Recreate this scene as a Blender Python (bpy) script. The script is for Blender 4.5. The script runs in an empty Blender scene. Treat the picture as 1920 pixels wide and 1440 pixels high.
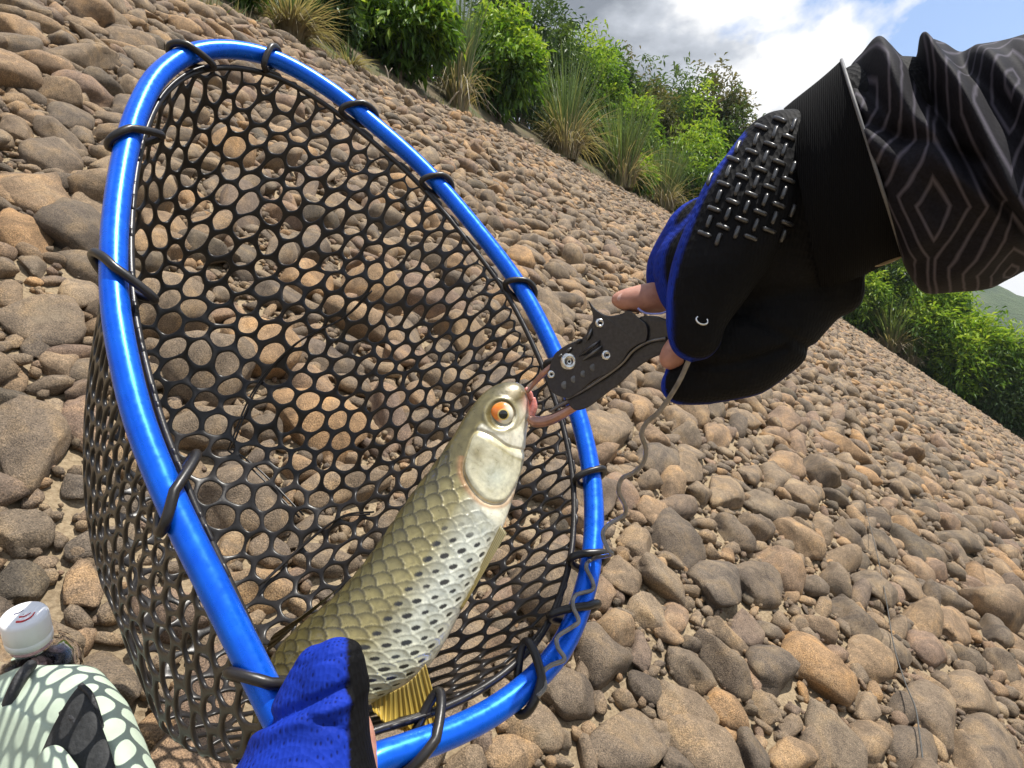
import bpy, bmesh, math, random
import numpy as np
from mathutils import Vector, Matrix, noise as mnoise
from mathutils.bvhtree import BVHTree

# ------------------------------------------------------------------ camera, sky, sun, exposure
scene = bpy.context.scene
col = scene.collection
W0, H0 = 1920, 1440
F = 1144.0                       # focal length in photo pixels
CZ = 1.5                         # camera height above the datum
cam_d = bpy.data.cameras.new('camera')
cam_d.sensor_width = 36.0
cam_d.lens = 36.0 * F / W0
cam_d.clip_start = 0.02
cam_d.clip_end = 6000
cam = bpy.data.objects.new('camera', cam_d)
cam.location = (0, 0, CZ)
cam.rotation_euler = (math.radians(90), 0, 0)
col.objects.link(cam)
scene.camera = cam

SUN = Vector((0.33, -0.06, 0.94)).normalized()
elev = math.asin(SUN.z)
azim = math.atan2(SUN.x, SUN.y)
sun_d = bpy.data.lights.new('sun', 'SUN')
sun_d.energy = 5.0
sun_d.angle = math.radians(0.53)
sun_d.color = (1.0, 0.955, 0.88)
sun = bpy.data.objects.new('sun', sun_d)
sun.rotation_euler = (-SUN).to_track_quat('-Z', 'Y').to_euler()
col.objects.link(sun)

world = bpy.data.worlds.new('World')
scene.world = world
world.use_nodes = True
wt = world.node_tree
wt.nodes.clear()
def wn(t, **k):
    n = wt.nodes.new(t)
    for a, b in k.items():
        setattr(n, a, b)
    return n
w_out = wn('ShaderNodeOutputWorld')
sky = wn('ShaderNodeTexSky', sky_type='NISHITA')
sky.sun_disc = False
sky.sun_elevation = elev
sky.sun_rotation = azim
sky.air_density = 1.0
sky.dust_density = 0.6
sky.ozone_density = 2.0
bg_sky = wn('ShaderNodeBackground')
bg_sky.inputs['Strength'].default_value = 0.145
wt.links.new(sky.outputs[0], bg_sky.inputs['Color'])
tc = wn('ShaderNodeTexCoord')
# cumulus: one noise for cover, and the same noise sampled a little towards the sun for lit and grey masses
CLW = 13.9
def cloud_noise(loc, scale, detail, rough):
    mp = wn('ShaderNodeMapping')
    mp.inputs['Scale'].default_value = (1.0, 1.0, 1.5)
    mp.inputs['Location'].default_value = loc
    mp.inputs['Rotation'].default_value = (0, 0, -0.105)
    wt.links.new(tc.outputs['Generated'], mp.inputs['Vector'])
    n = wn('ShaderNodeTexNoise', noise_dimensions='4D')
    n.inputs['Scale'].default_value = scale
    n.inputs['Detail'].default_value = detail
    n.inputs['Roughness'].default_value = rough
    n.inputs['Distortion'].default_value = 0.25
    n.inputs['W'].default_value = CLW
    wt.links.new(mp.outputs[0], n.inputs['Vector'])
    return n.outputs['Fac']
n1 = cloud_noise((0, 0, 0), 2.3, 10, 0.55)
n1s = cloud_noise((SUN.x * 0.10, SUN.y * 0.10, SUN.z * 0.15), 2.3, 10, 0.55)
r1 = wn('ShaderNodeValToRGB')
r1.color_ramp.elements[0].position = 0.445
r1.color_ramp.elements[1].position = 0.485
wt.links.new(n1, r1.inputs['Fac'])
# density towards the sun: thick = grey, thin = bright
df = wn('ShaderNodeMath', operation='SUBTRACT')
wt.links.new(n1s, df.inputs[0]); wt.links.new(n1, df.inputs[1])
ma = wn('ShaderNodeMath', operation='MULTIPLY_ADD')
ma.inputs[1].default_value = 1.1
wt.links.new(df.outputs[0], ma.inputs[0])
wt.links.new(n1s, ma.inputs[2])
r2 = wn('ShaderNodeValToRGB')
e = r2.color_ramp.elements
e[0].position = 0.45; e[0].color = (1.12, 1.12, 1.12, 1)
e[1].position = 0.68; e[1].color = (0.24, 0.27, 0.32, 1)
m_ = e.new(0.535); m_.color = (0.62, 0.66, 0.73, 1)
wt.links.new(ma.outputs[0], r2.inputs['Fac'])
bg_cl = wn('ShaderNodeBackground')
bg_cl.inputs['Strength'].default_value = 0.64
wt.links.new(r2.outputs[0], bg_cl.inputs['Color'])
mx = wn('ShaderNodeMixShader')
wt.links.new(r1.outputs[0], mx.inputs['Fac'])
wt.links.new(bg_sky.outputs[0], mx.inputs[1])
wt.links.new(bg_cl.outputs[0], mx.inputs[2])
wt.links.new(mx.outputs[0], w_out.inputs['Surface'])

scene.view_settings.view_transform = 'Standard'
scene.view_settings.look = 'None'
scene.view_settings.exposure = 0.58
scene.view_settings.gamma = 1.0
scene.view_settings.use_curve_mapping = False
scene.render.engine = 'CYCLES'
scene.cycles.use_denoising = True
scene.cycles.max_bounces = 8
scene.cycles.transparent_max_bounces = 16
scene.cycles.caustics_reflective = False
scene.cycles.caustics_refractive = False

rng = np.random.default_rng(7)
random.seed(7)

# ------------------------------------------------------------------ helpers
def P(px, py, Z):
    return np.array([(px - 960) / F * Z, Z, (720 - py) / F * Z + CZ])

def tag(o, label=None, cat=None, group=None, kind=None):
    if label: o['label'] = label
    if cat: o['category'] = cat
    if group: o['group'] = group
    if kind: o['kind'] = kind
    return o

def empty(name, loc):
    o = bpy.data.objects.new(name, None)
    o.location = loc
    o.empty_display_size = 0.05
    col.objects.link(o)
    return o

def put(o, parent=None):
    col.objects.link(o)
    if parent is not None:
        o.parent = parent
        o.matrix_parent_inverse = Matrix.Translation(-Vector(parent.location))
    return o

def npmesh(name, V, faces, smooth=True, attrs=None, uv=None):
    """faces: an (n,k) array or a list of arrays of differing k"""
    V = np.asarray(V, dtype=np.float32)
    fl = faces if isinstance(faces, list) else [faces]
    fl = [np.asarray(f, dtype=np.int32) for f in fl if len(f)]
    me = bpy.data.meshes.new(name)
    me.vertices.add(len(V))
    me.vertices.foreach_set('co', V.ravel())
    loops = np.concatenate([f.ravel() for f in fl])
    tot = np.concatenate([np.full(len(f), f.shape[1], np.int32) for f in fl])
    start = np.concatenate([[0], np.cumsum(tot)[:-1]]).astype(np.int32)
    me.loops.add(len(loops))
    me.loops.foreach_set('vertex_index', loops)
    me.polygons.add(len(tot))
    me.polygons.foreach_set('loop_start', start)
    me.polygons.foreach_set('loop_total', tot)
    me.update(calc_edges=True)
    me.polygons.foreach_set('use_smooth', np.full(len(tot), smooth))
    if attrs:
        for k, a in attrs.items():
            a = np.asarray(a, dtype=np.float32)
            if a.ndim == 1:
                at = me.attributes.new(k, 'FLOAT', 'POINT')
                at.data.foreach_set('value', a)
            else:
                at = me.attributes.new(k, 'FLOAT_COLOR', 'POINT')
                if a.shape[1] == 3:
                    a = np.concatenate([a, np.ones((len(a), 1), np.float32)], 1)
                at.data.foreach_set('color', a.ravel())
    if uv is not None:
        l = me.uv_layers.new(name='UVMap')
        l.data.foreach_set('uv', np.asarray(uv, np.float32)[loops].ravel())
    me.validate()
    return me

def nobj(name, V, faces, mat, parent=None, **k):
    me = npmesh(name, V, faces, **k)
    if mat: me.materials.append(mat)
    return put(bpy.data.objects.new(name, me), parent)

def catmull(pts, per=10, closed=False):
    p = np.asarray(pts, float)
    n = len(p)
    out = []
    rngs = range(n if closed else n - 1)
    for i in rngs:
        if closed:
            a, b, c, d = p[(i - 1) % n], p[i], p[(i + 1) % n], p[(i + 2) % n]
        else:
            b, c = p[i], p[i + 1]
            a = p[i - 1] if i > 0 else 2 * b - c
            d = p[i + 2] if i + 2 < n else 2 * c - b
        for t in np.linspace(0, 1, per, endpoint=False):
            out.append(0.5 * ((2 * b) + (c - a) * t + (2 * a - 5 * b + 4 * c - d) * t * t + (3 * b - a - 3 * c + d) * t ** 3))
    if not closed:
        out.append(p[-1])
    return np.array(out)

def tube(pts, r, n=10, closed=False, cap=True):
    pts = np.asarray(pts, float)
    m = len(pts)
    r = np.broadcast_to(np.asarray(r, float), (m,))
    if closed:
        T = np.roll(pts, -1, 0) - np.roll(pts, 1, 0)
    else:
        T = np.gradient(pts, axis=0)
    T /= np.linalg.norm(T, axis=1)[:, None] + 1e-12
    ref = np.array([0, 0, 1.0]) if abs(T[0][2]) < 0.9 else np.array([1.0, 0, 0])
    N = np.zeros_like(T)
    v = np.cross(T[0], ref); v /= np.linalg.norm(v)
    for i in range(m):
        v = v - T[i] * np.dot(v, T[i]); v /= np.linalg.norm(v) + 1e-12
        N[i] = v
    B = np.cross(T, N)
    if closed:      # spread the closing twist
        v = N[-1] - T[0] * np.dot(N[-1], T[0]); v /= np.linalg.norm(v)
        tw = math.atan2(np.dot(v, B[0]), np.dot(v, N[0]))
        ang0 = -tw * np.arange(m) / m
    else:
        ang0 = np.zeros(m)
    a = np.linspace(0, 2 * math.pi, n, endpoint=False)
    A = a[None, :] + ang0[:, None]
    V = pts[:, None, :] + r[:, None, None] * (np.cos(A)[..., None] * N[:, None, :] + np.sin(A)[..., None] * B[:, None, :])
    V = V.reshape(-1, 3)
    i, j = np.meshgrid(np.arange(m if closed else m - 1), np.arange(n), indexing='ij')
    i2 = (i + 1) % m
    j2 = (j + 1) % n
    Fq = np.stack([i * n + j, i * n + j2, i2 * n + j2, i2 * n + j], -1).reshape(-1, 4)
    faces = [Fq]
    if not closed and cap:
        V = np.concatenate([V, pts[:1], pts[-1:]])
        k = np.arange(n)
        faces.append(np.stack([np.full(n, m * n), (k + 1) % n, k], 1))
        faces.append(np.stack([np.full(n, m * n + 1), (m - 1) * n + k, (m - 1) * n + (k + 1) % n], 1))
    return V, faces

def merge(parts):
    Vs, Fs, off = [], {}, 0
    for V, fs in parts:
        V = np.asarray(V)
        for f in (fs if isinstance(fs, list) else [fs]):
            f = np.asarray(f)
            if len(f):
                Fs.setdefault(f.shape[1], []).append(f + off)
        Vs.append(V)
        off += len(V)
    return np.concatenate(Vs), [np.concatenate(f) for f in Fs.values()]

def icosphere(sub):
    bm = bmesh.new()
    bmesh.ops.create_icosphere(bm, subdivisions=sub, radius=1.0)
    bm.verts.ensure_lookup_table()
    V = np.array([v.co[:] for v in bm.verts])
    Fc = np.array([[v.index for v in f.verts] for f in bm.faces])
    bm.free()
    return V, Fc
ICO = {s: icosphere(s) for s in (1, 2, 3, 4)}

def ellipsoid(c, axes, sub=2):
    """axes: three row vectors (semi-axes)"""
    V, Fc = ICO[sub]
    return np.asarray(c) + V @ np.asarray(axes), [Fc]

# ---- materials
def mat(name):
    m = bpy.data.materials.new(name)
    m.use_nodes = True
    nt = m.node_tree
    b = nt.nodes['Principled BSDF']
    return m, nt, b

def nd(nt, t, ins=None, **k):
    n = nt.nodes.new(t)
    for a, b in k.items():
        setattr(n, a, b)
    if ins:
        for a, b in ins.items():
            if isinstance(b, bpy.types.NodeSocket):
                nt.links.new(b, n.inputs[a])
            else:
                n.inputs[a].default_value = b
    return n

def ramp(nt, fac, stops, interp='LINEAR'):
    r = nt.nodes.new('ShaderNodeValToRGB')
    r.color_ramp.interpolation = interp
    e = r.color_ramp.elements
    while len(e) < len(stops):
        e.new(0.5)
    for i, (p, c) in enumerate(stops):
        e[i].position = p
        e[i].color = (*c, 1) if len(c) == 3 else c
    nt.links.new(fac, r.inputs['Fac'])
    return r.outputs['Color']

def mixc(nt, fac, a, b, mode='MIX'):
    n = nt.nodes.new('ShaderNodeMix')
    n.data_type = 'RGBA'
    n.blend_type = mode
    for s, v in ((n.inputs['Factor'], fac), (n.inputs['A'], a), (n.inputs['B'], b)):
        if isinstance(v, bpy.types.NodeSocket):
            nt.links.new(v, s)
        else:
            s.default_value = v if not isinstance(v, tuple) else (*v, 1)[:4]
    # the colour sockets are the ones named A/B of RGBA type
    return n
def mix_rgb(nt, fac, a, b, mode='MIX'):
    n = nt.nodes.new('ShaderNodeMixRGB')
    n.blend_type = mode
    for key, v in (('Fac', fac), ('Color1', a), ('Color2', b)):
        if isinstance(v, bpy.types.NodeSocket):
            nt.links.new(v, n.inputs[key])
        elif isinstance(v, tuple):
            n.inputs[key].default_value = (*v, 1)[:4]
        else:
            n.inputs[key].default_value = v
    return n.outputs[0]

def bump(nt, b, height, strength=0.3, dist=0.01):
    n = nt.nodes.new('ShaderNodeBump')
    n.inputs['Strength'].default_value = strength
    n.inputs['Distance'].default_value = dist
    nt.links.new(height, n.inputs['Height'])
    nt.links.new(n.outputs[0], b.inputs['Normal'])

def plain(name, c, rough=0.5, metal=0.0, coat=0.0, bump_scale=None, bump_str=0.15, bump_d=0.001, var=1.0):
    m, nt, b = mat(name)
    b.inputs['Base Color'].default_value = (*c, 1)
    b.inputs['Roughness'].default_value = rough
    b.inputs['Metallic'].default_value = metal
    b.inputs['Coat Weight'].default_value = coat
    t = nd(nt, 'ShaderNodeTexCoord')
    n = nd(nt, 'ShaderNodeTexNoise', {'Vector': t.outputs['Object'], 'Scale': bump_scale or 120.0, 'Detail': 4.0})
    c2 = tuple(min(1, x * (1 + 0.25 * var) + 0.004 * var) for x in c)
    c1 = tuple(x * (1 - 0.22 * var) for x in c)
    nt.links.new(ramp(nt, n.outputs['Fac'], [(0.3, c1), (0.7, c2)]), b.inputs['Base Color'])
    bump(nt, b, n.outputs['Fac'], bump_str, bump_d)
    return m

# ------------------------------------------------------------------ the stone bank
def hgt(x, y):
    x = np.asarray(x, float)
    return CZ + 0.4755 * np.asarray(y, float) - 0.6 * x - 0.988 - 0.0021 * np.maximum(0, x - 2) ** 2

SN = np.array([0.6, -0.4755, 1.0]); SN /= np.linalg.norm(SN)       # bank normal near the camera
STR = np.array([0.4755, 0.6]) / math.hypot(0.4755, 0.6)            # along the bank
GRD = np.array([-STR[1], STR[0]])                                  # up the bank (in plan)

def ground_hit(px, py, zmax=60.0):
    u, w = (px - 960) / F, (720 - py) / F
    t = np.linspace(0.2, zmax, 3000)
    g = CZ + w * t - hgt(u * t, t)
    k = np.argmax(g < 0)
    if g[k] >= 0:
        k = np.argmin(g)
        tt = t[k]
    else:
        a, b = t[k - 1], t[k]
        tt = a + (b - a) * g[k - 1] / (g[k - 1] - g[k])
    return np.array([u * tt, tt, float(hgt(u * tt, tt))])

crest_px = [(-700, -560), (-350, -330), (0, -130), (180, -60), (330, 0), (480, 45), (640, 122), (807, 190), (957, 250), (1067, 303), (1140, 343), (1240, 393)]
crest = [ground_hit(*p) for p in crest_px]
for (px, py, Z) in [(1400, 490, 27), (1560, 590, 29), (1700, 680, 29.5), (1800, 750, 29), (1920, 840, 28), (2040, 930, 27), (2200, 1050, 26)]:
    x, y = (px - 960) / F * Z, Z
    crest.append(np.array([x, y, float(hgt(x, y))]))
crest = catmull(np.array(crest), 8)
crest[:, 2] = hgt(crest[:, 0], crest[:, 1])
crest_p = crest[:, :2] @ STR
crest_q = crest[:, :2] @ GRD
_o = np.argsort(crest_p)
def crest_qat(p):
    return np.interp(p, crest_p[_o], crest_q[_o])

def project(X):
    X = np.atleast_2d(X)
    Z = np.maximum(X[:, 1], 1e-3)
    return np.stack([960 + F * X[:, 0] / Z, 720 - F * (X[:, 2] - CZ) / Z, X[:, 1]], 1)

# soil material
def soil_material():
    m, nt, b = mat('sandy_soil')
    t = nd(nt, 'ShaderNodeTexCoord')
    n1 = nd(nt, 'ShaderNodeTexNoise', {'Vector': t.outputs['Object'], 'Scale': 3.0, 'Detail': 8.0, 'Roughness': 0.6})
    n2 = nd(nt, 'ShaderNodeTexNoise', {'Vector': t.outputs['Object'], 'Scale': 140.0, 'Detail': 6.0, 'Roughness': 0.7})
    v = nd(nt, 'ShaderNodeTexVoronoi', {'Vector': t.outputs['Object'], 'Scale': 110.0})
    c = ramp(nt, n1.outputs['Fac'], [(0.3, (0.20, 0.145, 0.085)), (0.55, (0.30, 0.225, 0.135)), (0.75, (0.37, 0.285, 0.175))])
    c2 = mix_rgb(nt, 0.45, c, ramp(nt, n2.outputs['Fac'], [(0.35, (0.16, 0.12, 0.08)), (0.65, (0.44, 0.36, 0.25))]))
    nt.links.new(c2, b.inputs['Base Color'])
    b.inputs['Roughness'].default_value = 0.95
    b.inputs['Specular IOR Level'].default_value = 0.15
    h = nd(nt, 'ShaderNodeMath', {0: v.outputs['Distance'], 1: n2.outputs['Fac']}, operation='ADD')
    bump(nt, b, h.outputs[0], 0.8, 0.006)
    return m
M_soil = soil_material()

TINTS = [(0.0, (0.104, 0.088, 0.069)), (0.09, (0.215, 0.167, 0.121)), (0.20, (0.142, 0.115, 0.090)), (0.32, (0.242, 0.183, 0.126)),
         (0.45, (0.183, 0.146, 0.108)), (0.55, (0.274, 0.195, 0.123)), (0.66, (0.225, 0.161, 0.121)), (0.76, (0.157, 0.129, 0.102)),
         (0.86, (0.267, 0.208, 0.147)), (0.93, (0.324, 0.207, 0.112)), (1.0, (0.194, 0.158, 0.121))]
def stone_material(name, individual):
    m, nt, b = mat(name)
    t = nd(nt, 'ShaderNodeTexCoord')
    if individual:
        oi = nd(nt, 'ShaderNodeAttribute', attribute_type='OBJECT', attribute_name='stone_tint')
        fac = oi.outputs['Fac']
        geo = nd(nt, 'ShaderNodeNewGeometry')
        vec = geo.outputs['Position']
    else:
        at = nd(nt, 'ShaderNodeAttribute', attribute_type='GEOMETRY', attribute_name='stone_tint')
        fac = at.outputs['Fac']
        vec = t.outputs['Object']
    c = ramp(nt, fac, TINTS)
    big = nd(nt, 'ShaderNodeTexNoise', {'Vector': vec, 'Scale': 14.0, 'Detail': 6.0, 'Roughness': 0.62, 'Distortion': 0.6})
    grain = nd(nt, 'ShaderNodeTexNoise', {'Vector': vec, 'Scale': 420.0, 'Detail': 3.0, 'Roughness': 0.8})
    mid = nd(nt, 'ShaderNodeTexNoise', {'Vector': vec, 'Scale': 70.0, 'Detail': 5.0, 'Roughness': 0.7})
    c = mix_rgb(nt, 1.0, c, ramp(nt, big.outputs['Fac'], [(0.30, (0.58, 0.58, 0.60)), (0.5, (1.0, 0.98, 0.95)), (0.68, (1.45, 1.32, 1.08))]), 'MULTIPLY')
    c = mix_rgb(nt, 1.0, c, ramp(nt, grain.outputs['Fac'], [(0.30, (0.30, 0.30, 0.31)), (0.5, (1.0, 1.0, 1.0)), (0.70, (1.85, 1.78, 1.66))]), 'MULTIPLY')
    c = mix_rgb(nt, 1.0, c, ramp(nt, mid.outputs['Fac'], [(0.3, (0.74, 0.73, 0.72)), (0.7, (1.22, 1.22, 1.22))]), 'MULTIPLY')
    # pale dried silt caught in patches
    silt = nd(nt, 'ShaderNodeTexNoise', {'Vector': vec, 'Scale': 7.0, 'Detail': 8.0, 'Roughness': 0.7})
    sf = ramp(nt, silt.outputs['Fac'], [(0.56, (0, 0, 0)), (0.72, (0.55, 0.55, 0.55))])
    c = mix_rgb(nt, sf, c, (0.33, 0.265, 0.18))
    nt.links.new(c, b.inputs['Base Color'])
    b.inputs['Roughness'].default_value = 0.82
    b.inputs['Specular IOR Level'].default_value = 0.25
    h = nd(nt, 'ShaderNodeMath', {0: mid.outputs['Fac'], 1: grain.outputs['Fac']}, operation='ADD')
    bump(nt, b, h.outputs[0], 0.8, 0.005)
    return m
M_stone = stone_material('river_stone', True)
M_stone_s = stone_material('river_stone_packed', False)

# bank sheet, in (along, up) coordinates
pp = np.concatenate([np.linspace(-14, -2, 14), np.linspace(-1.5, 8, 96), np.linspace(8.3, 60, 120)])
qq_n = 90
Vb, rows = [], []
for p in pp:
    qc = crest_qat(p)
    qv = np.concatenate([np.linspace(-40, -3, 14), np.linspace(-2.6, qc, qq_n)])
    xy = p * STR + qv[:, None] * GRD
    z = hgt(xy[:, 0], xy[:, 1])
    Vb.append(np.stack([xy[:, 0], xy[:, 1], z], 1))
nr = len(Vb[0])
Vb = np.concatenate(Vb)
rr = np.array([mnoise.noise(Vector((v[0] * 3, v[1] * 3, v[2] * 3))) for v in Vb]) * 0.012
rr += np.array([mnoise.noise(Vector((v[0] * 0.4, v[1] * 0.4, 3.0))) for v in Vb]) * 0.03 * np.clip((Vb[:, 1] - 3) / 5, 0, 1)
Vb[:, 2] += rr - 0.008
i, j = np.meshgrid(np.arange(len(pp) - 1), np.arange(nr - 1), indexing='ij')
Fb = np.stack([i * nr + j, (i + 1) * nr + j, (i + 1) * nr + j + 1, i * nr + j + 1], -1).reshape(-1, 4)
bank = nobj('stone_bank', Vb, Fb, M_soil)
tag(bank, 'steep sandy river bank packed with rounded stones', 'bank', kind='structure')

# ground on top of the bank and the valley floor
dirt, nt, b = mat('overgrown_earth')
t = nd(nt, 'ShaderNodeTexCoord')
n = nd(nt, 'ShaderNodeTexNoise', {'Vector': t.outputs['Object'], 'Scale': 1.3, 'Detail': 8.0})
nt.links.new(ramp(nt, n.outputs['Fac'], [(0.35, (0.045, 0.04, 0.02)), (0.5, (0.10, 0.075, 0.04)), (0.68, (0.05, 0.07, 0.02))]), b.inputs['Base Color'])
b.inputs['Roughness'].default_value = 1.0
bump(nt, b, n.outputs['Fac'], 0.8, 0.1)
offs = [0, 0.6, 2, 5, 10, 20, 40, 90]
rise = [0, 0.66, 1.75, 2.6, 3.4, 4.6, 6.6, 10.6]
Vt = np.concatenate([np.stack([crest[:, 0] + o * GRD[0], crest[:, 1] + o * GRD[1], crest[:, 2] - 0.02 + r], 1) for o, r in zip(offs, rise)])
nc = len(crest)
i, j = np.meshgrid(np.arange(len(offs) - 1), np.arange(nc - 1), indexing='ij')
Ft = np.stack([i * nc + j, i * nc + j + 1, (i + 1) * nc + j + 1, (i + 1) * nc + j], -1).reshape(-1, 4)
tag(nobj('terrace_ground', Vt, Ft, dirt), 'overgrown earth terrace above the stone bank', 'terrace', kind='structure')
g = 2500.0
Vg = [(-g, -g, -30), (g, -g, -30), (g, g, -30), (-g, g, -30)]
tag(nobj('ground', Vg, np.array([[0, 1, 2, 3]]), dirt), 'valley floor reaching to the horizon', 'ground', kind='structure')

# ---- stones
def cobble(V, seed, cuts=8):
    r = np.random.default_rng(seed)
    V = V.copy()
    k = r.uniform(0.85, 1.0)
    V = np.sign(V) * np.abs(V) ** k
    V /= np.maximum(np.linalg.norm(V, axis=1)[:, None], 1e-6) ** 0.75
    for _ in range(cuts):
        n = r.normal(size=3); n /= np.linalg.norm(n)
        d = r.uniform(0.50, 0.88)
        ex = np.maximum(0, V @ n - d)
        V = V - (ex * r.uniform(0.7, 0.98))[:, None] * n
    o = Vector(r.uniform(-50, 50, 3))
    nz = np.array([mnoise.noise(Vector(v) * 1.3 + o) * 0.20 + mnoise.noise(Vector(v) * 3.1 + o) * 0.07 + mnoise.noise(Vector(v) * 8 + o) * 0.018 for v in V])
    V = V * (1 + nz)[:, None]
    V /= np.abs(V).max(0)
    return V
NSHAPE = 30
LIB = {}
for s in (1, 2, 3):
    LIB[s] = [cobble(ICO[s][0], 100 + k) for k in range(NSHAPE)]
LIBM = []
for k in range(NSHAPE):
    me = npmesh('stone', LIB[3][k], ICO[3][1])
    me.materials.append(M_stone)
    LIBM.append(me)

stones = []      # (pos, A(3x3 rows semi-axes), radius, tint)
# stones that can be recognised in the photograph: px, py, half-length, half-width, angle of the long axis (deg, image, clockwise), tint
hero = [
 (48,440,58,44,8,.93),(150,440,68,42,50,.20),(55,835,100,76,70,.14),(165,790,72,46,75,.66),(42,1004,68,46,-5,.45),(45,1098,58,42,0,.0),
 (158,1108,100,42,82,.57),(150,915,36,28,0,.76),(85,605,70,48,30,.12),(150,560,38,36,0,.86),(22,552,34,36,0,.5),(70,650,36,22,10,.2),
 (112,690,42,24,5,.88),(24,718,34,28,0,.55),(72,372,44,36,60,.57),(20,362,42,20,80,.9),(168,392,38,30,20,.32),(243,212,34,30,0,.22),
 (162,178,34,28,60,.66),(95,300,60,28,25,.14),(210,285,30,22,20,.2),(30,130,40,25,10,.33),(230,120,26,18,20,.2),(60,60,30,16,20,.45),
 (110,1010,20,14,0,.4),(130,225,40,20,30,.2),(35,250,26,18,0,.5),(60,500,30,20,10,.45),(30,640,20,16,0,.3),(100,770,24,18,0,.86),
 (1270,1015,60,50,20,.2),(1345,822,62,34,38,.58),(1556,880,80,42,52,.33),(1625,897,42,28,60,.93),(1490,1012,68,42,75,.55),(1418,1102,46,38,60,.16),
 (1340,1105,60,52,40,.76),(1168,1088,40,32,25,.32),(1206,1152,40,27,10,.86),(1525,1262,100,48,52,.92),(1357,1330,62,28,55,.92),
 (1290,1258,38,36,0,.45),(1120,1235,66,42,38,.22),(1065,1305,60,48,60,.16),(1280,1330,58,42,10,.33),(1310,1412,72,50,10,.32),
 (1180,1395,90,62,-30,.14),(1738,1338,58,40,25,.10),(1822,1310,84,48,35,.35),(1705,1405,56,44,40,.18),(1850,1405,60,44,30,.14),
 (1555,1385,66,38,80,.42),(1480,1425,50,32,0,.55),(1445,1262,58,40,60,.2),(1597,1170,46,22,65,.2),(1050,590,60,38,40,.45),
 (1080,570,40,30,50,.57),(1193,772,52,24,35,.57),(1235,870,40,30,20,.76),(1130,815,50,34,50,.35),(1165,925,40,24,50,.66),
 (1100,770,30,20,30,.2),(1355,930,30,40,10,.35),(1400,790,44,22,45,.3),(1270,790,40,26,20,.3),(1780,1180,30,28,20,.57),(1700,1110,40,26,40,.5),
 (1640,1110,34,22,60,.45),(1850,1090,36,22,50,.57),(1660,1220,44,24,55,.42),(1740,1225,44,22,55,.66),(1280,880,40,24,30,.35),
 (1450,900,46,28,40,.4),(1500,935,44,24,55,.33),(1440,960,40,22,60,.45),(1220,960,30,24,20,.57),(1250,1190,24,20,0,.57),(1190,1020,40,26,30,.3),
 (1210,1290,34,24,20,.2),(1000,1370,60,42,10,.35),(960,1420,60,40,0,.55),(1400,1180,40,28,40,.7),(1620,1330,40,24,50,.35),(1630,1400,44,34,30,.5),
]
def orient(c3, ax, bx, th):
    return np.array([ax, bx, th])
for (px, py, hl, hw, ang, tint) in hero:
    a = math.radians(ang)
    c = ground_hit(px, py)
    e1 = ground_hit(px + hl * math.cos(a), py + hl * math.sin(a)) - c
    e2 = ground_hit(px - hw * math.sin(a), py + hw * math.cos(a)) - c
    e1b = c - ground_hit(px - hl * math.cos(a), py - hl * math.sin(a))
    e2b = c - ground_hit(px + hw * math.sin(a), py - hw * math.cos(a))
    A1 = 0.5 * (e1 + e1b); A2 = 0.5 * (e2 + e2b)
    A1 -= SN * (A1 @ SN); A2 -= SN * (A2 @ SN)
    l1, l2 = np.linalg.norm(A1), np.linalg.norm(A2)
    if l2 > l1: A1, A2, l1, l2 = A2, A1, l2, l1
    u1 = A1 / l1
    A2 = np.cross(SN, u1) * min(l2, l1)
    l1 = min(l1, 2.2 * l2)
    sc_ = min(1.0, 0.115 / math.sqrt(l1 * l2)); l1 *= sc_; l2 *= sc_
    A2 = np.cross(SN, u1) * min(l2, l1)
    th = 0.62 * min(l1, l2)
    stones.append((c + SN * th * 0.15, np.array([u1 * l1, A2, SN * th]), math.sqrt(l1 * l2), tint))
n_hero = len(stones)

cell = 0.25
grid = {}
def gput(p, q, a, b):
    grid.setdefault((int(p // cell), int(q // cell)), []).append((p, q, a, b))
COS = math.hypot(0.4755, 0.6); COS = 1 / math.sqrt(1 + COS * COS)
for (c, A, r, t_) in stones:
    p = c[:2] @ STR; q = (c[:2] @ GRD) / COS
    gput(p, q, r * 0.98, 0)
def fits(p, q, r, k=0.80):
    ci, cj = int(p // cell), int(q // cell)
    for a in (ci - 1, ci, ci + 1):
        for b_ in (cj - 1, cj, cj + 1):
            for (p2, q2, r2, _) in grid.get((a, b_), ()):
                d = (k * (r + r2)) ** 2
                if (p - p2) ** 2 + (q - q2) ** 2 < d:
                    return False
    return True
# candidate throws, big stones first; farther rows use the same sizes with fewer of the smallest
passes = [(0.085, 0.125, 5200, 30), (0.062, 0.085, 24000, 40), (0.046, 0.062, 42000, 40), (0.033, 0.046, 70000, 24), (0.022, 0.033, 60000, 9), (0.013, 0.022, 36000, 3.8)]
def sample_region(n, zmax):
    """points on the bank that can be seen (with a margin round the picture)"""
    p = rng.uniform(-1.2, 36, n * 6) if zmax > 12 else rng.uniform(-1.2, zmax * 1.25, n * 6)
    qc = crest_qat(p)
    q = rng.uniform(-2.5, 10.5, n * 6)
    xy = p[:, None] * STR + q[:, None] * GRD
    z = hgt(xy[:, 0], xy[:, 1])
    X = np.stack([xy[:, 0], xy[:, 1], z], 1)
    pr = project(X)
    ok = (q < qc - 0.03) & (X[:, 1] > 0.25) & (pr[:, 0] > -260) & (pr[:, 0] < 2180) & (pr[:, 1] > -240) & (pr[:, 1] < 1700) & (X[:, 1] < zmax)
    return p[ok][:n], q[ok][:n], X[ok][:n]
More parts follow.
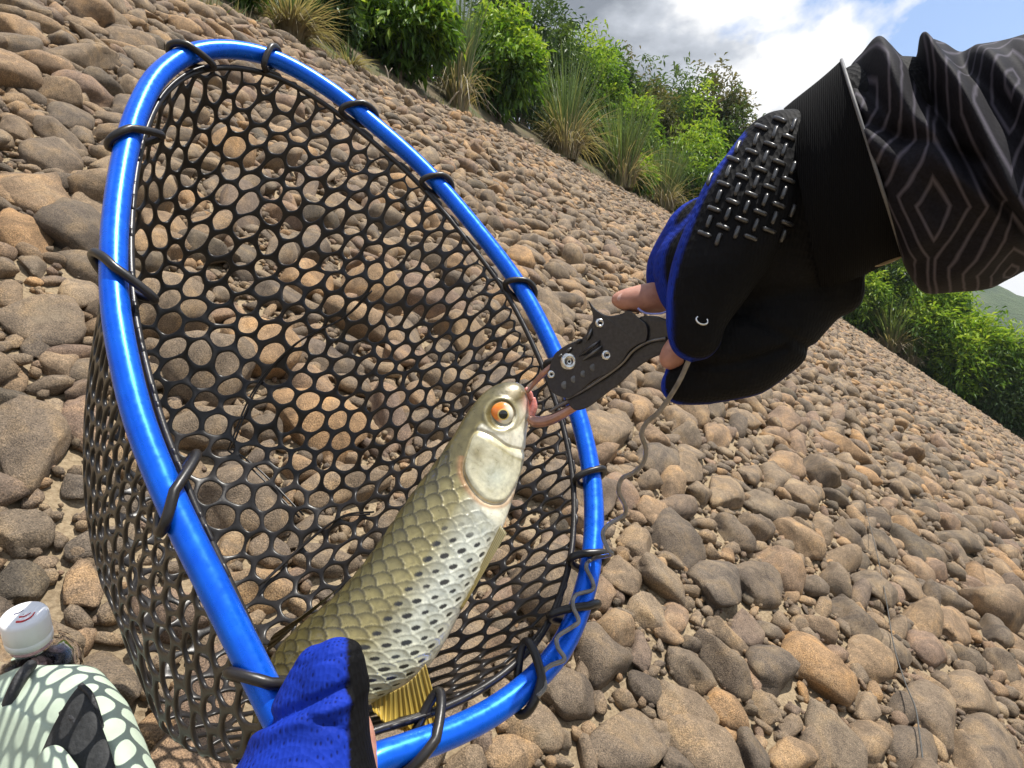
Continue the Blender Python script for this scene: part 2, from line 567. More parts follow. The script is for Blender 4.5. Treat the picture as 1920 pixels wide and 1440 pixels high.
for (r0, r1, n, zmax) in passes:
    ps, qs, Xs = sample_region(n, zmax)
    rs = rng.uniform(r0, r1, len(ps))
    for p, q, X, r in zip(ps, qs, Xs, rs):
        if X[1] > 9 and r < 0.04 and rng.random() < 0.5:
            continue
        if not fits(p, q / COS, r):
            continue
        gput(p, q / COS, r, 0)
        yaw = rng.normal(0.0, 0.75)
        e = rng.uniform(1.05, 1.75)
        l1, l2 = r * e, r / e * 1.12
        th = l2 * rng.uniform(0.6, 1.05)
        t1 = np.array([*STR, 0.0]); t1 -= SN * (t1 @ SN); t1 /= np.linalg.norm(t1)
        t2 = np.cross(SN, t1)
        u1 = math.cos(yaw) * t1 + math.sin(yaw) * t2
        u2 = np.cross(SN, u1)
        nrm = SN + u1 * rng.normal(0, 0.30) + u2 * rng.normal(0, 0.34)
        nrm /= np.linalg.norm(nrm)
        u1 = u1 - nrm * (u1 @ nrm); u1 /= np.linalg.norm(u1)
        u2 = np.cross(nrm, u1)
        tint = rng.random()
        stones.append((X + SN * th * rng.uniform(-0.05, 0.35), np.array([u1 * l1, u2 * l2, nrm * th]), r, tint))
print('stones', len(stones))
# the stones that show largest become objects of their own
pr = project(np.array([s[0] for s in stones]))
app = np.array([s[2] for s in stones]) / np.maximum(pr[:, 2], 0.2)
inside = (pr[:, 0] > -40) & (pr[:, 0] < 1960) & (pr[:, 1] > -40) & (pr[:, 1] < 1480)
score = np.where(inside, app, 0)
score[:n_hero] += 10
order = np.argsort(-score)
single = set(order[:300].tolist())
acc = {1: [], 2: []}
acct = {1: [], 2: []}
accf = {1: [], 2: []}
offv = {1: 0, 2: 0}
keepf = {s: ICO[s][1] for s in (1, 2)}
for idx, (c, A, r, tint) in enumerate(stones):
    k = idx % NSHAPE
    if idx in single:
        o = bpy.data.objects.new('stone', LIBM[k])
        sgn = 1 if np.linalg.det(A) > 0 else -1
        Mx = Matrix(((A[0][0], A[1][0] * sgn, A[2][0], c[0]), (A[0][1], A[1][1] * sgn, A[2][1], c[1]), (A[0][2], A[1][2] * sgn, A[2][2], c[2]), (0, 0, 0, 1)))
        col.objects.link(o)
        o.parent = bank
        o.matrix_world = Mx
        o['stone_tint'] = float(tint)
    else:
        s = 2 if app[idx] * F > 9 else 1
        S = LIB[s][k]
        V = c + S @ A
        acc[s].append(V); accf[s].append(keepf[s] + offv[s]); offv[s] += len(S)
        acct[s].append(np.full(len(S), tint))
parts_, tl = [], []
for s in (1, 2):
    if acc[s]:
        parts_.append((np.concatenate(acc[s]), [np.concatenate(accf[s])]))
        tl.append(np.concatenate(acct[s]))
V, Fc = merge(parts_)
so = nobj('packed_stones', V, Fc, M_stone_s, bank, attrs={'stone_tint': np.concatenate(tl)})
so['kind'] = 'stuff'
print('packed tris', sum(len(f) for f in Fc))
# gravel between the near stones
ps, qs, Xs = sample_region(4000, 4.5)
p2_, q2_, X2_ = sample_region(15000, 2.3)
ps, qs, Xs = np.concatenate([ps, p2_]), np.concatenate([qs, q2_]), np.concatenate([Xs, X2_])
gv, gf, gt, off = [], [], [], 0
for p, q, X in zip(ps, qs, Xs):
    r = rng.uniform(0.003, 0.012) ** 1.0
    if not fits(p, q / COS, r, 0.6):
        continue
    k = int(rng.integers(NSHAPE))
    R = np.array(Matrix.Rotation(rng.uniform(0, 6.28), 3, Vector(rng.normal(size=3))))
    S = LIB[1][k] @ (R * r)
    gv.append(S + X + SN * r * 0.2); gf.append(ICO[1][1] + off); off += len(S)
    gt.append(np.full(len(S), rng.random()))
so = nobj('gravel', np.concatenate(gv), np.concatenate(gf), M_stone_s, bank, attrs={'stone_tint': np.concatenate(gt)})
so['kind'] = 'stuff'
# ------------------------------------------------------------------ plants on the terrace
def leaf_material(name, stops, trans=0.35):
    m, nt, b = mat(name)
    at = nd(nt, 'ShaderNodeAttribute', attribute_type='GEOMETRY', attribute_name='leaf_tint')
    c = ramp(nt, at.outputs['Fac'], stops)
    t = nd(nt, 'ShaderNodeTexCoord')
    n = nd(nt, 'ShaderNodeTexNoise', {'Vector': t.outputs['Object'], 'Scale': 9.0, 'Detail': 3.0})
    c = mix_rgb(nt, 1.0, c, ramp(nt, n.outputs['Fac'], [(0.3, (0.8, 0.8, 0.8)), (0.7, (1.2, 1.2, 1.2))]), 'MULTIPLY')
    nt.links.new(c, b.inputs['Base Color'])
    b.inputs['Roughness'].default_value = 0.5
    b.inputs['Specular IOR Level'].default_value = 0.35
    tr = nd(nt, 'ShaderNodeBsdfTranslucent', {'Color': mix_rgb(nt, 1.0, c, (1.5, 1.5, 0.7), 'MULTIPLY')})
    ms = nd(nt, 'ShaderNodeMixShader', {0: trans, 1: b.outputs[0], 2: tr.outputs[0]})
    nt.links.new(ms.outputs[0], nt.nodes['Material Output'].inputs['Surface'])
    return m
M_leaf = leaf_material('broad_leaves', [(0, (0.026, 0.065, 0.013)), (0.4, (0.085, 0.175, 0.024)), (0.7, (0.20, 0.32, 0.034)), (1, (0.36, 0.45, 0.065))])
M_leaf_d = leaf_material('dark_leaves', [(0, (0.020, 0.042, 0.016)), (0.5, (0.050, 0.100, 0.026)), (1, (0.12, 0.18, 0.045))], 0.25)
M_leaf_y = leaf_material('olive_leaves', [(0, (0.045, 0.055, 0.020)), (0.5, (0.095, 0.105, 0.038)), (1, (0.20, 0.17, 0.07))], 0.25)
M_grass = leaf_material('grass_blades', [(0, (0.20, 0.16, 0.105)), (0.25, (0.31, 0.262, 0.175)), (0.42, (0.17, 0.18, 0.075)), (0.7, (0.105, 0.165, 0.055)), (1, (0.19, 0.26, 0.11))], 0.3)
M_bark = plain('bark', (0.10, 0.075, 0.05), 0.9, bump_scale=30, bump_str=0.8, bump_d=0.02)

def unit(v):
    return v / (np.linalg.norm(v, axis=-1, keepdims=True) + 1e-9)

def leaves(centers, out_dir, n_each, spread, L, rs, droop=0.5, wid=0.32, base_t=None):
    """clusters of pointed leaves; every leaf two triangles with a crease"""
    n = len(centers)
    C = np.repeat(centers, n_each, 0)
    O = np.repeat(out_dir, n_each, 0)
    N = len(C)
    pos = C + rs.normal(0, 1, (N, 3)) * spread
    d = unit(O * 0.7 + rs.normal(0, 0.75, (N, 3)) + np.array([0, 0, -droop]))
    ln = L * rs.uniform(0.6, 1.25, (N, 1))
    side = unit(np.cross(d, unit(rs.normal(0, 0.6, (N, 3)) + np.array([0, 0, 1.0]))))
    up = np.cross(side, d)
    mid = pos + d * ln * 0.5
    tip = pos + d * ln + np.array([0, 0, -1.0]) * ln * 0.22
    a = mid + side * ln * wid * 0.5 + up * ln * 0.06
    b_ = mid - side * ln * wid * 0.5 + up * ln * 0.06
    V = np.stack([pos, a, tip, b_], 1).reshape(-1, 3)
    k = np.arange(N)[:, None] * 4
    Fc = np.concatenate([k + np.array([[0, 1, 2]]), k + np.array([[0, 2, 3]])])
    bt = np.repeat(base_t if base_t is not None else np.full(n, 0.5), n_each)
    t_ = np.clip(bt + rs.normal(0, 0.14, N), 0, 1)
    return V, Fc, np.repeat(t_, 4)

def crown(name, base, w, h, z0, nclump, n_each, L, m, parent, seed, droop=0.5, lobes=5, wid=0.32, jit=0.16):
    rs = np.random.default_rng(seed)
    lc = [np.array([0, 0, z0 + (h - z0) * 0.5])]
    lr = [np.array([w * 0.40, w * 0.36, (h - z0) * 0.46])]
    for _ in range(lobes):
        a = rs.uniform(0, 6.28)
        zz = rs.uniform(z0 + (h - z0) * 0.25, h - (h - z0) * 0.22)
        rr_ = w * rs.uniform(0.2, 0.32)
        lc.append(np.array([math.cos(a) * w * 0.28, math.sin(a) * w * 0.28, zz]))
        lr.append(np.array([rr_ * 0.7, rr_ * 0.7, min(rr_ * 0.85, (h - z0) * 0.3)]))
    per = np.array([r[0] * r[2] for r in lr]); per = per / per.sum()
    cs, ds, bt = [], [], []
    for c, r, f in zip(lc, lr, per):
        n = max(4, int(nclump * f))
        u = unit(rs.normal(0, 1, (n, 3)))
        rad = rs.uniform(0.35, 1.0, (n, 1)) ** 0.5 * rs.uniform(1 - jit, 1 + jit, (n, 1))
        p = c + u * r * rad
        cs.append(p); ds.append(unit(u + np.array([0, 0, 0.25])))
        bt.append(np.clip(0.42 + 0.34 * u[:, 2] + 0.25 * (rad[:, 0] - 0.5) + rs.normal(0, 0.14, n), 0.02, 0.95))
    cs = np.concatenate(cs); ds = np.concatenate(ds); bt = np.concatenate(bt)
    ok = cs[:, 2] > z0 * 0.5
    cs, ds, bt = cs[ok], ds[ok], bt[ok]
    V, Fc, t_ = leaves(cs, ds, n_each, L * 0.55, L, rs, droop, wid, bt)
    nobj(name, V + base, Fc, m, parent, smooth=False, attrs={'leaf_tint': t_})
    return cs + base

def stems(base, tips, r0, parent, seed, name='trunk', lean=0.1, nlimb=7, split=0.35):
    rs = np.random.default_rng(seed)
    h = (tips[:, 2] - base[2]).max()
    top = base + np.array([rs.normal(0, lean) * h * 0.3, rs.normal(0, lean) * h * 0.3, h * 0.8])
    q = np.linspace(0, 1, 9)[:, None]
    ax = base + (top - base) * q + np.stack([np.sin(q[:, 0] * 5 + seed) * 0.03 * h, np.cos(q[:, 0] * 4) * 0.02 * h, 0 * q[:, 0]], 1) * q
    ax[0, 2] -= 0.15
    parts_ = [tube(ax, np.linspace(r0, r0 * 0.25, 9), 8)]
    for k in rs.choice(len(tips), min(nlimb, len(tips)), replace=False):
        t0 = rs.uniform(split, 0.8)
        s = ax[int(t0 * 8)]
        e = tips[k]
        mid = (s + e) / 2 + np.array([0, 0, 0.08 * h])
        parts_.append(tube(catmull([s, mid, e], 4), np.linspace(r0 * 0.45, r0 * 0.08, 9), 6))
    V, Fc = merge(parts_)
    nobj(name, V, Fc, M_bark, parent)

cpr = project(crest)
def crest_at(px, off=0.0):
    # the point of the terrace that lies off metres behind the rim and in this picture column
    rz = float(np.interp(off, offs, rise))
    row = crest + np.array([GRD[0] * off, GRD[1] * off, rz - 0.04])
    rp = project(row)
    o_ = np.argsort(rp[:, 0])
    return np.array([np.interp(px, rp[o_, 0], row[o_, q]) for q in range(3)])

def size_at(base, wpx, top_py):
    Z = base[1]
    w = wpx * Z / F
    ztop = CZ + (720 - top_py) / F * Z
    return w, max(0.4, ztop - base[2])

pid = [0]
def bush(px, off, wpx, top, label, m=None, L=0.13, nclump=130, n_each=16, droop=0.55, group=None, wid=0.34):
    pid[0] += 1
    base = crest_at(px, off)
    w, h = size_at(base, wpx, top)
    e = empty('leafy_bush', base)
    tag(e, label, 'bush', group)
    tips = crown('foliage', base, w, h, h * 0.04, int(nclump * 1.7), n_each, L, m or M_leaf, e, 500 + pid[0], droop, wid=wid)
    stems(base, tips, 0.035 * h ** 0.5, e, 900 + pid[0], 'stem', nlimb=6, split=0.15)
    return e
def tree(px, off, wpx, top, label, m=None, L=0.16, nclump=190, n_each=15, group=None, z0=0.22, lobes=7):
    pid[0] += 1
    base = crest_at(px, off)
    w, h = size_at(base, wpx * 1.3, top)
    L = L * 1.2
    e = empty('broadleaf_tree', base)
    tag(e, label, 'tree', group)
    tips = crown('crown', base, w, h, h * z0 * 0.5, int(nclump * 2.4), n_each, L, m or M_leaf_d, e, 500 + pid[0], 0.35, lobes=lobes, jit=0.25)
    stems(base, tips, 0.020 * h, e, 900 + pid[0], 'trunk', nlimb=9)
    return e
def grass(px, off, wpx, top, label, nb=420, dry=0.35, group=None):
    pid[0] += 1
    rs = np.random.default_rng(1500 + pid[0])
    base = crest_at(px, off)
    w, h = size_at(base, wpx, top)
    e = empty('grass_clump', base)
    tag(e, label, 'grass', group)
    for nm, n, isdry in (('green_blades', int(nb * (1 - dry)), False), ('dry_blades', int(nb * dry), True)):
        a = rs.uniform(0, 2 * math.pi, n)
        r0 = np.sqrt(rs.uniform(0, 1, n)) * w * 0.13
        out = np.stack([np.cos(a), np.sin(a), np.zeros(n)], 1)
        st = base + out * r0[:, None] + np.array([0, 0, -0.06])
        if isdry:
            ln = h * rs.uniform(0.35, 0.8, n); lean = rs.uniform(0.35, 1.0, n) * w * 0.62; dr = rs.uniform(0.4, 1.15, n)
        else:
            ln = h * rs.uniform(0.65, 1.12, n); lean = rs.uniform(0.02, 1.0, n) ** 1.2 * w * 0.55; dr = rs.uniform(0.0, 0.40, n)
        wd = rs.uniform(0.006, 0.013, n) * max(1.0, base[1] / 11)
        ts = np.array([0, 0.25, 0.5, 0.75, 1.0])
        side = np.stack([-np.sin(a + rs.normal(0, 0.9, n)), np.cos(a), 0 * a], 1)
        rowsv = []
        for tt in ts:
            c = st + out * (lean * tt ** 1.6)[:, None] + np.array([0, 0, 1.0]) * (ln * (tt - dr * tt ** 2.4))[:, None] + rs.normal(0, 0.008, (n, 3)) * tt
            ww = wd * (1 - tt) ** 0.6 + 0.001
            rowsv.append(c + side * ww[:, None]); rowsv.append(c - side * ww[:, None])
        V = np.stack(rowsv, 1)
        k = np.arange(n)[:, None] * 10
        Fc = np.concatenate([k + np.array([[2 * q, 2 * q + 1, 2 * q + 3, 2 * q + 2]]) for q in range(4)])
        tb = rs.uniform(0.0, 0.33, n) if isdry else rs.uniform(0.5, 1.0, n)
        tt = tb[:, None] + np.repeat(ts, 2)[None, :] * 0.0
        if not isdry:
            tt = np.clip(tb[:, None] - (1 - np.repeat(ts, 2)[None, :]) ** 2 * 0.55, 0, 1)
        nobj(nm, V.reshape(-1, 3), Fc, M_grass, e, attrs={'leaf_tint': tt.ravel()})
    return e

GB = 'bushes along the top of the bank'
GG = 'tall grass clumps along the top of the bank'
GT = 'trees behind the bank'
bush(330, 0.8, 150, -160, 'low dark bush beside the dry straw clump, away from the other bushes', M_leaf_d, group=GB)
bush(430, 0.35, 130, -120, 'leafy green bush standing between dark bush and dry straw clump', group=GB)
grass(545, 0.15, 170, -90, 'straw-coloured dry grass clump drooping over the bank edge', 620, 0.8, GG)
bush(625, 0.5, 95, -60, 'small bush tucked between the dry straw clump and the big glossy bush', M_leaf_d, group=GB, nclump=90)
grass(655, 0.05, 80, 60, 'low wispy clump of brown grass at the foot of the small bush', 200, 0.9, GG)
bush(748, 0.35, 215, -75, 'big glossy bush with bright lime leaves beside tall grass tuft', group=GB, nclump=230, n_each=18, L=0.19)
grass(858, 0.1, 130, -70, 'tall upright green grass tuft wedged between two glossy bushes', 520, 0.3, GG)
bush(935, 0.35, 185, -10, 'glossy bush with lime shoots between upright tuft and wide grass fountain', group=GB, nclump=230, n_each=18, L=0.21)
tree(985, 3.5, 190, -70, 'dark tree rising behind the glossy bushes', nclump=240, L=0.19, group=GT)
grass(1060, 0.1, 170, 75, 'wide grass fountain with a thick skirt of dry straw', 640, 0.5, GG)
bush(1105, 2.0, 150, 52, 'rounded yellow-green bush standing behind the wide grass fountain', L=0.22, nclump=200, group=GB)
grass(1165, 0.15, 170, 165, 'feathery green grass clump next to the wide grass fountain', 560, 0.25, GG)
bush(1198, 0.1, 70, 290, 'small bright bush at the foot of the feathery grass clump', L=0.2, nclump=70, group=GB)
tree(1165, 9, 60, 82, 'thin sparse tree with a small grey-green crown on the skyline', M_leaf_y, nclump=60, n_each=10, L=0.25, group=GT, z0=0.55, lobes=3)
grass(1245, 0.15, 130, 245, 'pale grass clump hanging over the rim near the glove', 460, 0.35, GG)
tree(1205, 4.5, 130, 150, 'olive tree with loose crown behind the feathery grass clump', M_leaf_y, nclump=220, L=0.26, group=GT)
tree(1275, 6, 130, 122, 'dark green tree with dense round crown on the skyline', nclump=260, L=0.27, group=GT)
tree(1335, 6.5, 120, 120, 'tall olive tree with pointed top beside the dense round crown', M_leaf_y, nclump=220, L=0.27, group=GT)
tree(1390, 6, 90, 165, 'thin-leaved brownish tree at the end of the skyline group', M_leaf_y, nclump=120, L=0.25, group=GT)
bush(1300, 1.6, 150, 225, 'bright yellow-green bush below the skyline trees', L=0.24, nclump=200, group=GB)
bush(1345, 0.6, 110, 330, 'green bush partly hidden behind the blue glove edge', L=0.24, nclump=130, group=GB)
bush(1440, 1.5, 190, 300, 'green bush wholly behind the raised glove', L=0.26, nclump=120, group=GB)
tree(1560, 5, 200, 330, 'dark tree behind the glove cuff', L=0.3, nclump=200, group=GT)
bush(1628, 0.5, 95, 505, 'bright bush just beside the bulge of the black glove', L=0.24, nclump=150, group=GB)
tree(1680, 4.5, 170, 425, 'green tree rising behind the bright bush and grass under the sleeve', M_leaf, L=0.28, nclump=240, group=GT)
grass(1668, 0.25, 130, 545, 'big soft green grass clump with rusty base under the sleeve', 620, 0.3, GG)
grass(1705, 0.1, 80, 600, 'narrow grass clump with dry stalks beside the soft green one', 320, 0.45, GG)
bush(1752, 1.0, 110, 540, 'tall lime bush between the grass clumps and the ivy-like tree', L=0.24, nclump=210, group=GB)
tree(1760, 6, 150, 520, 'leafy tree just below the dark sleeve', M_leaf, L=0.3, nclump=230, group=GT)
bush(1783, 0.2, 60, 680, 'small fresh green bush on the rim below the lime bush', L=0.2, nclump=90, group=GB)
bush(1806, 0.3, 55, 700, 'small lime bush with dark gap behind it on the rim', L=0.2, nclump=80, group=GB)
tree(1825, 3.0, 130, 585, 'dense dark green tree in front of the mountain', M_leaf, L=0.28, nclump=260, group=GT, z0=0.05)
tree(1885, 3.2, 130, 625, 'dense dark tree below the mountain foot', L=0.28, nclump=260, group=GT, z0=0.05)
bush(1848, 0.5, 90, 740, 'dark bush hanging over the rim below the dense trees', M_leaf_d, L=0.24, nclump=150, group=GB)
grass(1903, 0.15, 70, 790, 'grey-green grass clump on the rim past the dark bush', 320, 0.3, GG)
tree(1960, 3.5, 160, 690, 'tree at the far end of the bank', M_leaf_d, L=0.28, nclump=200, group=GT, z0=0.05)
bush(2010, 0.4, 130, 830, 'last bush at the far end of the bank', M_leaf_d, L=0.26, nclump=120, group=GB)

# shaded shrubs filling the foot of the hedge
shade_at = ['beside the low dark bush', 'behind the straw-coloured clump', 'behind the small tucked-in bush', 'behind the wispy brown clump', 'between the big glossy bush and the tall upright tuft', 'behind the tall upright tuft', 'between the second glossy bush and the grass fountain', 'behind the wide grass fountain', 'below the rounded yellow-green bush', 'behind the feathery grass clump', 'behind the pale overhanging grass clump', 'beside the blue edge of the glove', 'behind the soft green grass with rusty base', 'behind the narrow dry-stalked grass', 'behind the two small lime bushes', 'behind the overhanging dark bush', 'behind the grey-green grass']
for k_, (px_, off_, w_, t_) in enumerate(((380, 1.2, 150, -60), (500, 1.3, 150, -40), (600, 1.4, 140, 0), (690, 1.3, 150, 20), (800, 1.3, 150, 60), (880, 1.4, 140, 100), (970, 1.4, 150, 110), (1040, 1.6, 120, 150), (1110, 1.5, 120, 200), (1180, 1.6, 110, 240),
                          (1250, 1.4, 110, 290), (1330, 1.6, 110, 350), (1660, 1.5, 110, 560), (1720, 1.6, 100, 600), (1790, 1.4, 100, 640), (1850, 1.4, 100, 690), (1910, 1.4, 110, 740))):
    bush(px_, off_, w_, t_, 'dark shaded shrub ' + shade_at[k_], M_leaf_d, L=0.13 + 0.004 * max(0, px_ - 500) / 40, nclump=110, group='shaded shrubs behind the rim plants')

# low dry weeds scattered along the rim
rs = np.random.default_rng(77)
nw = 9000
ci = rs.uniform(0, len(crest) - 1.001, nw); ck = ci.astype(int)
bw = crest[ck] + (crest[ck + 1] - crest[ck]) * (ci - ck)[:, None]
ow = np.abs(rs.normal(0, 0.45, nw)) - 0.15
bw = bw + np.array([GRD[0], GRD[1], 0.05]) * ow[:, None]
bw[:, 2] = np.where(ow < 0, hgt(bw[:, 0], bw[:, 1]), bw[:, 2]) - 0.02
hw = rs.uniform(0.06, 0.30, nw) * (0.5 + 0.5 * np.array([mnoise.noise(Vector(v * 0.9)) + 0.6 for v in bw])).clip(0.15, 1.4)
dw = unit(rs.normal(0, 0.5, (nw, 3)) + np.array([0, 0, 1.0]))
sw = unit(np.cross(dw, rs.normal(0, 1, (nw, 3)))) * 0.009 * np.maximum(1, bw[:, 1] / 12)[:, None]
tw_ = bw + dw * hw[:, None]
V = np.stack([bw - sw, bw + sw, tw_ + np.array([0, 0, 0.0])], 1).reshape(-1, 3)
wo = nobj('dry_weeds', V, np.arange(nw * 3).reshape(-1, 3), M_grass, None, smooth=False, attrs={'leaf_tint': np.repeat(np.where(rs.random(nw) < 0.7, rs.uniform(0, 0.35, nw), rs.uniform(0.5, 0.9, nw)), 3)})
tag(wo, 'low dry weeds growing along the rim of the bank', 'weeds', kind='stuff')

for (px_, off_, w_, t_, lab_, m_) in ((1035, 3.0, 110, 30, 'round-topped dark tree behind the wide grass fountain', M_leaf_d), (1090, 4.0, 110, 55, 'fresh green tree behind the rounded yellow-green bush', M_leaf),
                               (1145, 4.5, 110, 100, 'dark tree under the thin sparse skyline tree', M_leaf_d), (1185, 3.0, 100, 165, 'mid-green tree behind the feathery grass clump', M_leaf), (1235, 5.0, 110, 128, 'dark tree between the olive tree and the dense round crown', M_leaf_d),
                               (1300, 4.0, 120, 165, 'mid-green tree below the dense round crown', M_leaf), (1365, 5.0, 110, 150, 'dark tree next to the thin-leaved brownish tree', M_leaf_d), (1640, 3.0, 120, 470, 'dark tree above the bright bush beside the glove', M_leaf_d),
                               (1725, 4.0, 120, 500, 'yellow-green tree tucked under the patterned sleeve', M_leaf), (1790, 4.0, 120, 555, 'mid-green tree beside the dense tree in front of the mountain', M_leaf)):
    tree(px_, off_, w_, t_, lab_, m_, L=0.24, nclump=170, group=GT, z0=0.05)

# stray dead twigs at the rim
for (px, off, hpx, dx, lab) in ((727, 0.02, 34, 4, 'short dry twig standing upright on the stones below the big glossy bush'), (835, 0.1, 26, -26, 'bleached dead branch lying out from the base of the tall upright tuft')):
    b0 = crest_at(px, off); Z = b0[1]
    b0[2] += 0.01
    tip = b0 + np.array([-dx * Z / F, -0.05, hpx * Z / F])
    mid = (b0 + tip) / 2 + np.array([0.02, 0, 0.02])
    V, Fc = merge([tube(catmull([b0 - np.array([0, 0, .06]), mid, tip], 5), np.linspace(0.022, 0.008, 11), 7), tube([mid, mid + np.array([0.07, 0, 0.10])], [0.01, 0.004], 6)])
    tag(nobj('dead_twig', V, Fc, plain('dead_wood', (0.32, 0.27, 0.21), 0.9)), lab, 'twig')

# mountain
mm, nt, b = mat('forested_mountain')
t = nd(nt, 'ShaderNodeTexCoord')
n = nd(nt, 'ShaderNodeTexNoise', {'Vector': t.outputs['Object'], 'Scale': 0.05, 'Detail': 8.0, 'Roughness': 0.7})
nt.links.new(ramp(nt, n.outputs['Fac'], [(0.35, (0.030, 0.055, 0.022)), (0.6, (0.065, 0.10, 0.035)), (0.75, (0.12, 0.12, 0.08))]), b.inputs['Base Color'])
b.inputs['Roughness'].default_value = 1.0
bump(nt, b, n.outputs['Fac'], 1.0, 8.0)
D = 520.0
prof = [(700, 330), (1000, 300), (1300, 330), (1500, 380), (1650, 440), (1760, 505), (1815, 545), (1845, 560), (1868, 585), (1885, 603), (1900, 625), (1912, 655), (1935, 700), (1980, 770), (2080, 850), (2300, 900)]
prof = catmull(np.array(prof, float), 6)
Rw = 13
Vm = []
for k in range(Rw):
    s = (k - (Rw - 1) / 2) / ((Rw - 1) / 2)         # -1 front foot, 0 ridge, 1 back foot
    for (x, y) in prof:
        zr = (720 - y) / F * D
        X = (x - 960) / F * D
        z = -32 + (zr + 32) * (1 - abs(s) ** 1.25)
        nz = mnoise.fractal(Vector((X * 0.02, s * 4, 1.7)), 1.0, 2.0, 5)
        Vm.append((X + nz * 10 * abs(s), D + s * 240, z + CZ + nz * 16 * min(1, abs(s) * 3) * (1 - abs(s))))
nc_ = len(prof)
i, j = np.meshgrid(np.arange(Rw - 1), np.arange(nc_ - 1), indexing='ij')
Fm = np.stack([i * nc_ + j, i * nc_ + j + 1, (i + 1) * nc_ + j + 1, (i + 1) * nc_ + j], -1).reshape(-1, 4)
tag(nobj('mountain', np.array(Vm), Fm, mm), 'steep forested mountain far behind the trees', 'mountain', kind='structure')

# air over the valley
bpy.context.view_layer.update()
hz = bpy.data.materials.new('valley_air'); hz.use_nodes = True
hz.node_tree.nodes.clear()
ho = hz.node_tree.nodes.new('ShaderNodeOutputMaterial')
pv = hz.node_tree.nodes.new('ShaderNodeVolumePrincipled')
pv.inputs['Color'].default_value = (0.86, 0.92, 1.0, 1)
pv.inputs['Density'].default_value = 0.0003
pv.inputs['Anisotropy'].default_value = 0.2
hz.node_tree.links.new(pv.outputs[0], ho.inputs['Volume'])
x0, x1, y0, y1, z0, z1 = -2600, 2600, -2600, 2600, -32, 240
Vh = [(x, y, z) for z in (z0, z1) for y in (y0, y1) for x in (x0, x1)]
Fh = np.array([[0, 2, 3, 1], [4, 5, 7, 6], [0, 1, 5, 4], [2, 6, 7, 3], [0, 4, 6, 2], [1, 3, 7, 5]])
tag(nobj('haze', Vh, Fh, hz, smooth=False), 'thin pale haze filling the valley air', 'haze', kind='stuff')
# ------------------------------------------------------------------ landing net
hoop_px = [(640, 1475), (700, 1428), (760, 1405), (850, 1372), (930, 1330), (1000, 1275), (1055, 1210), (1090, 1130), (1110, 1040), (1113, 940), (1102, 850), (1075, 750), (1030, 640), (970, 530),
           (890, 425), (800, 322), (700, 232), (610, 163), (520, 113), (435, 93), (360, 100), (300, 138), (262, 200), (237, 280), (220, 380), (213, 480), (217, 580),
           (236, 690), (262, 790), (300, 890), (345, 990), (395, 1090), (445, 1190), (490, 1280), (530, 1360), (575, 1440), (605, 1480)]
# depth from the apparent thickness of the 17 mm tube
th = np.array([(230, 500, 45), (430, 1130, 51), (800, 1395, 60), (1110, 950, 34), (800, 320, 29), (400, 92, 38), (970, 530, 30), (700, 1430, 62), (240, 240, 42)], float)
Am = np.c_[th[:, 0], th[:, 1], np.ones(len(th))]
coef = np.linalg.lstsq(Am, th[:, 2] / (F * 0.0165), rcond=None)[0]
def hoopZ(px, py):
    return 1.0 / (coef[0] * px + coef[1] * py + coef[2])
hoop3 = np.array([P(x, y, hoopZ(x, y)) for x, y in hoop_px])
hoop = catmull(hoop3, 8, closed=True)
# plane of the hoop
hc = hoop.mean(0)
_, _, vt = np.linalg.svd(hoop - hc)
hn = vt[2] if vt[2][1] > 0 else -vt[2]           # pointing away from the camera
print('hoop size', np.ptp((hoop - hc) @ vt[0]), np.ptp((hoop - hc) @ vt[1]), 'Z range', hoop[:, 1].min(), hoop[:, 1].max())

blue, nt, b = mat('blue_anodised_aluminium')
t = nd(nt, 'ShaderNodeTexCoord')
n = nd(nt, 'ShaderNodeTexNoise', {'Vector': t.outputs['Object'], 'Scale': 60.0, 'Detail': 5.0})
nt.links.new(ramp(nt, n.outputs['Fac'], [(0.3, (0.002, 0.10, 0.70)), (0.7, (0.004, 0.14, 0.82))]), b.inputs['Base Color'])
b.inputs['Metallic'].default_value = 0.55
b.inputs['Roughness'].default_value = 0.30
n3 = nd(nt, 'ShaderNodeTexNoise', {'Vector': t.outputs['Object'], 'Scale': 220.0, 'Detail': 5.0})
nt.links.new(ramp(nt, n3.outputs['Fac'], [(0.35, (0.24, 0.24, 0.24)), (0.75, (0.40, 0.40, 0.40))]), b.inputs['Roughness'])

rubber, nt, b = mat('black_rubber')
t = nd(nt, 'ShaderNodeTexCoord')
n = nd(nt, 'ShaderNodeTexNoise', {'Vector': t.outputs['Object'], 'Scale': 90.0, 'Detail': 4.0})
nt.links.new(ramp(nt, n.outputs['Fac'], [(0.3, (0.010, 0.009, 0.009)), (0.7, (0.022, 0.019, 0.018))]), b.inputs['Base Color'])
b.inputs['Roughness'].default_value = 0.36
b.inputs['Specular IOR Level'].default_value = 0.42
n4 = nd(nt, 'ShaderNodeTexNoise', {'Vector': t.outputs['Object'], 'Scale': 300.0, 'Detail': 2.0})
bump(nt, b, n4.outputs['Fac'], 0.12, 0.001)

net = empty('landing_net', hoop[0])
tag(net, 'blue hooped landing net with black rubber mesh bag held over the stones', 'fishing net')
V, Fc = tube(hoop, 0.00825, 20, closed=True)
nobj('hoop', V, Fc, blue, net)
# handle socket where both ends of the hoop meet (below the picture)
hs = P(622, 1478, hoopZ(622, 1478)); hd = unit(P(600, 1900, 0.24) - hs)
V, Fc = tube([hs - hd * 0.01, hs + hd * 0.02, hs + hd * 0.021, hs + hd * 0.10], [0.02, 0.02, 0.013, 0.013], 16)
nobj('handle', V, Fc, plain('handle_grip', (0.02, 0.02, 0.022), 0.6), net)

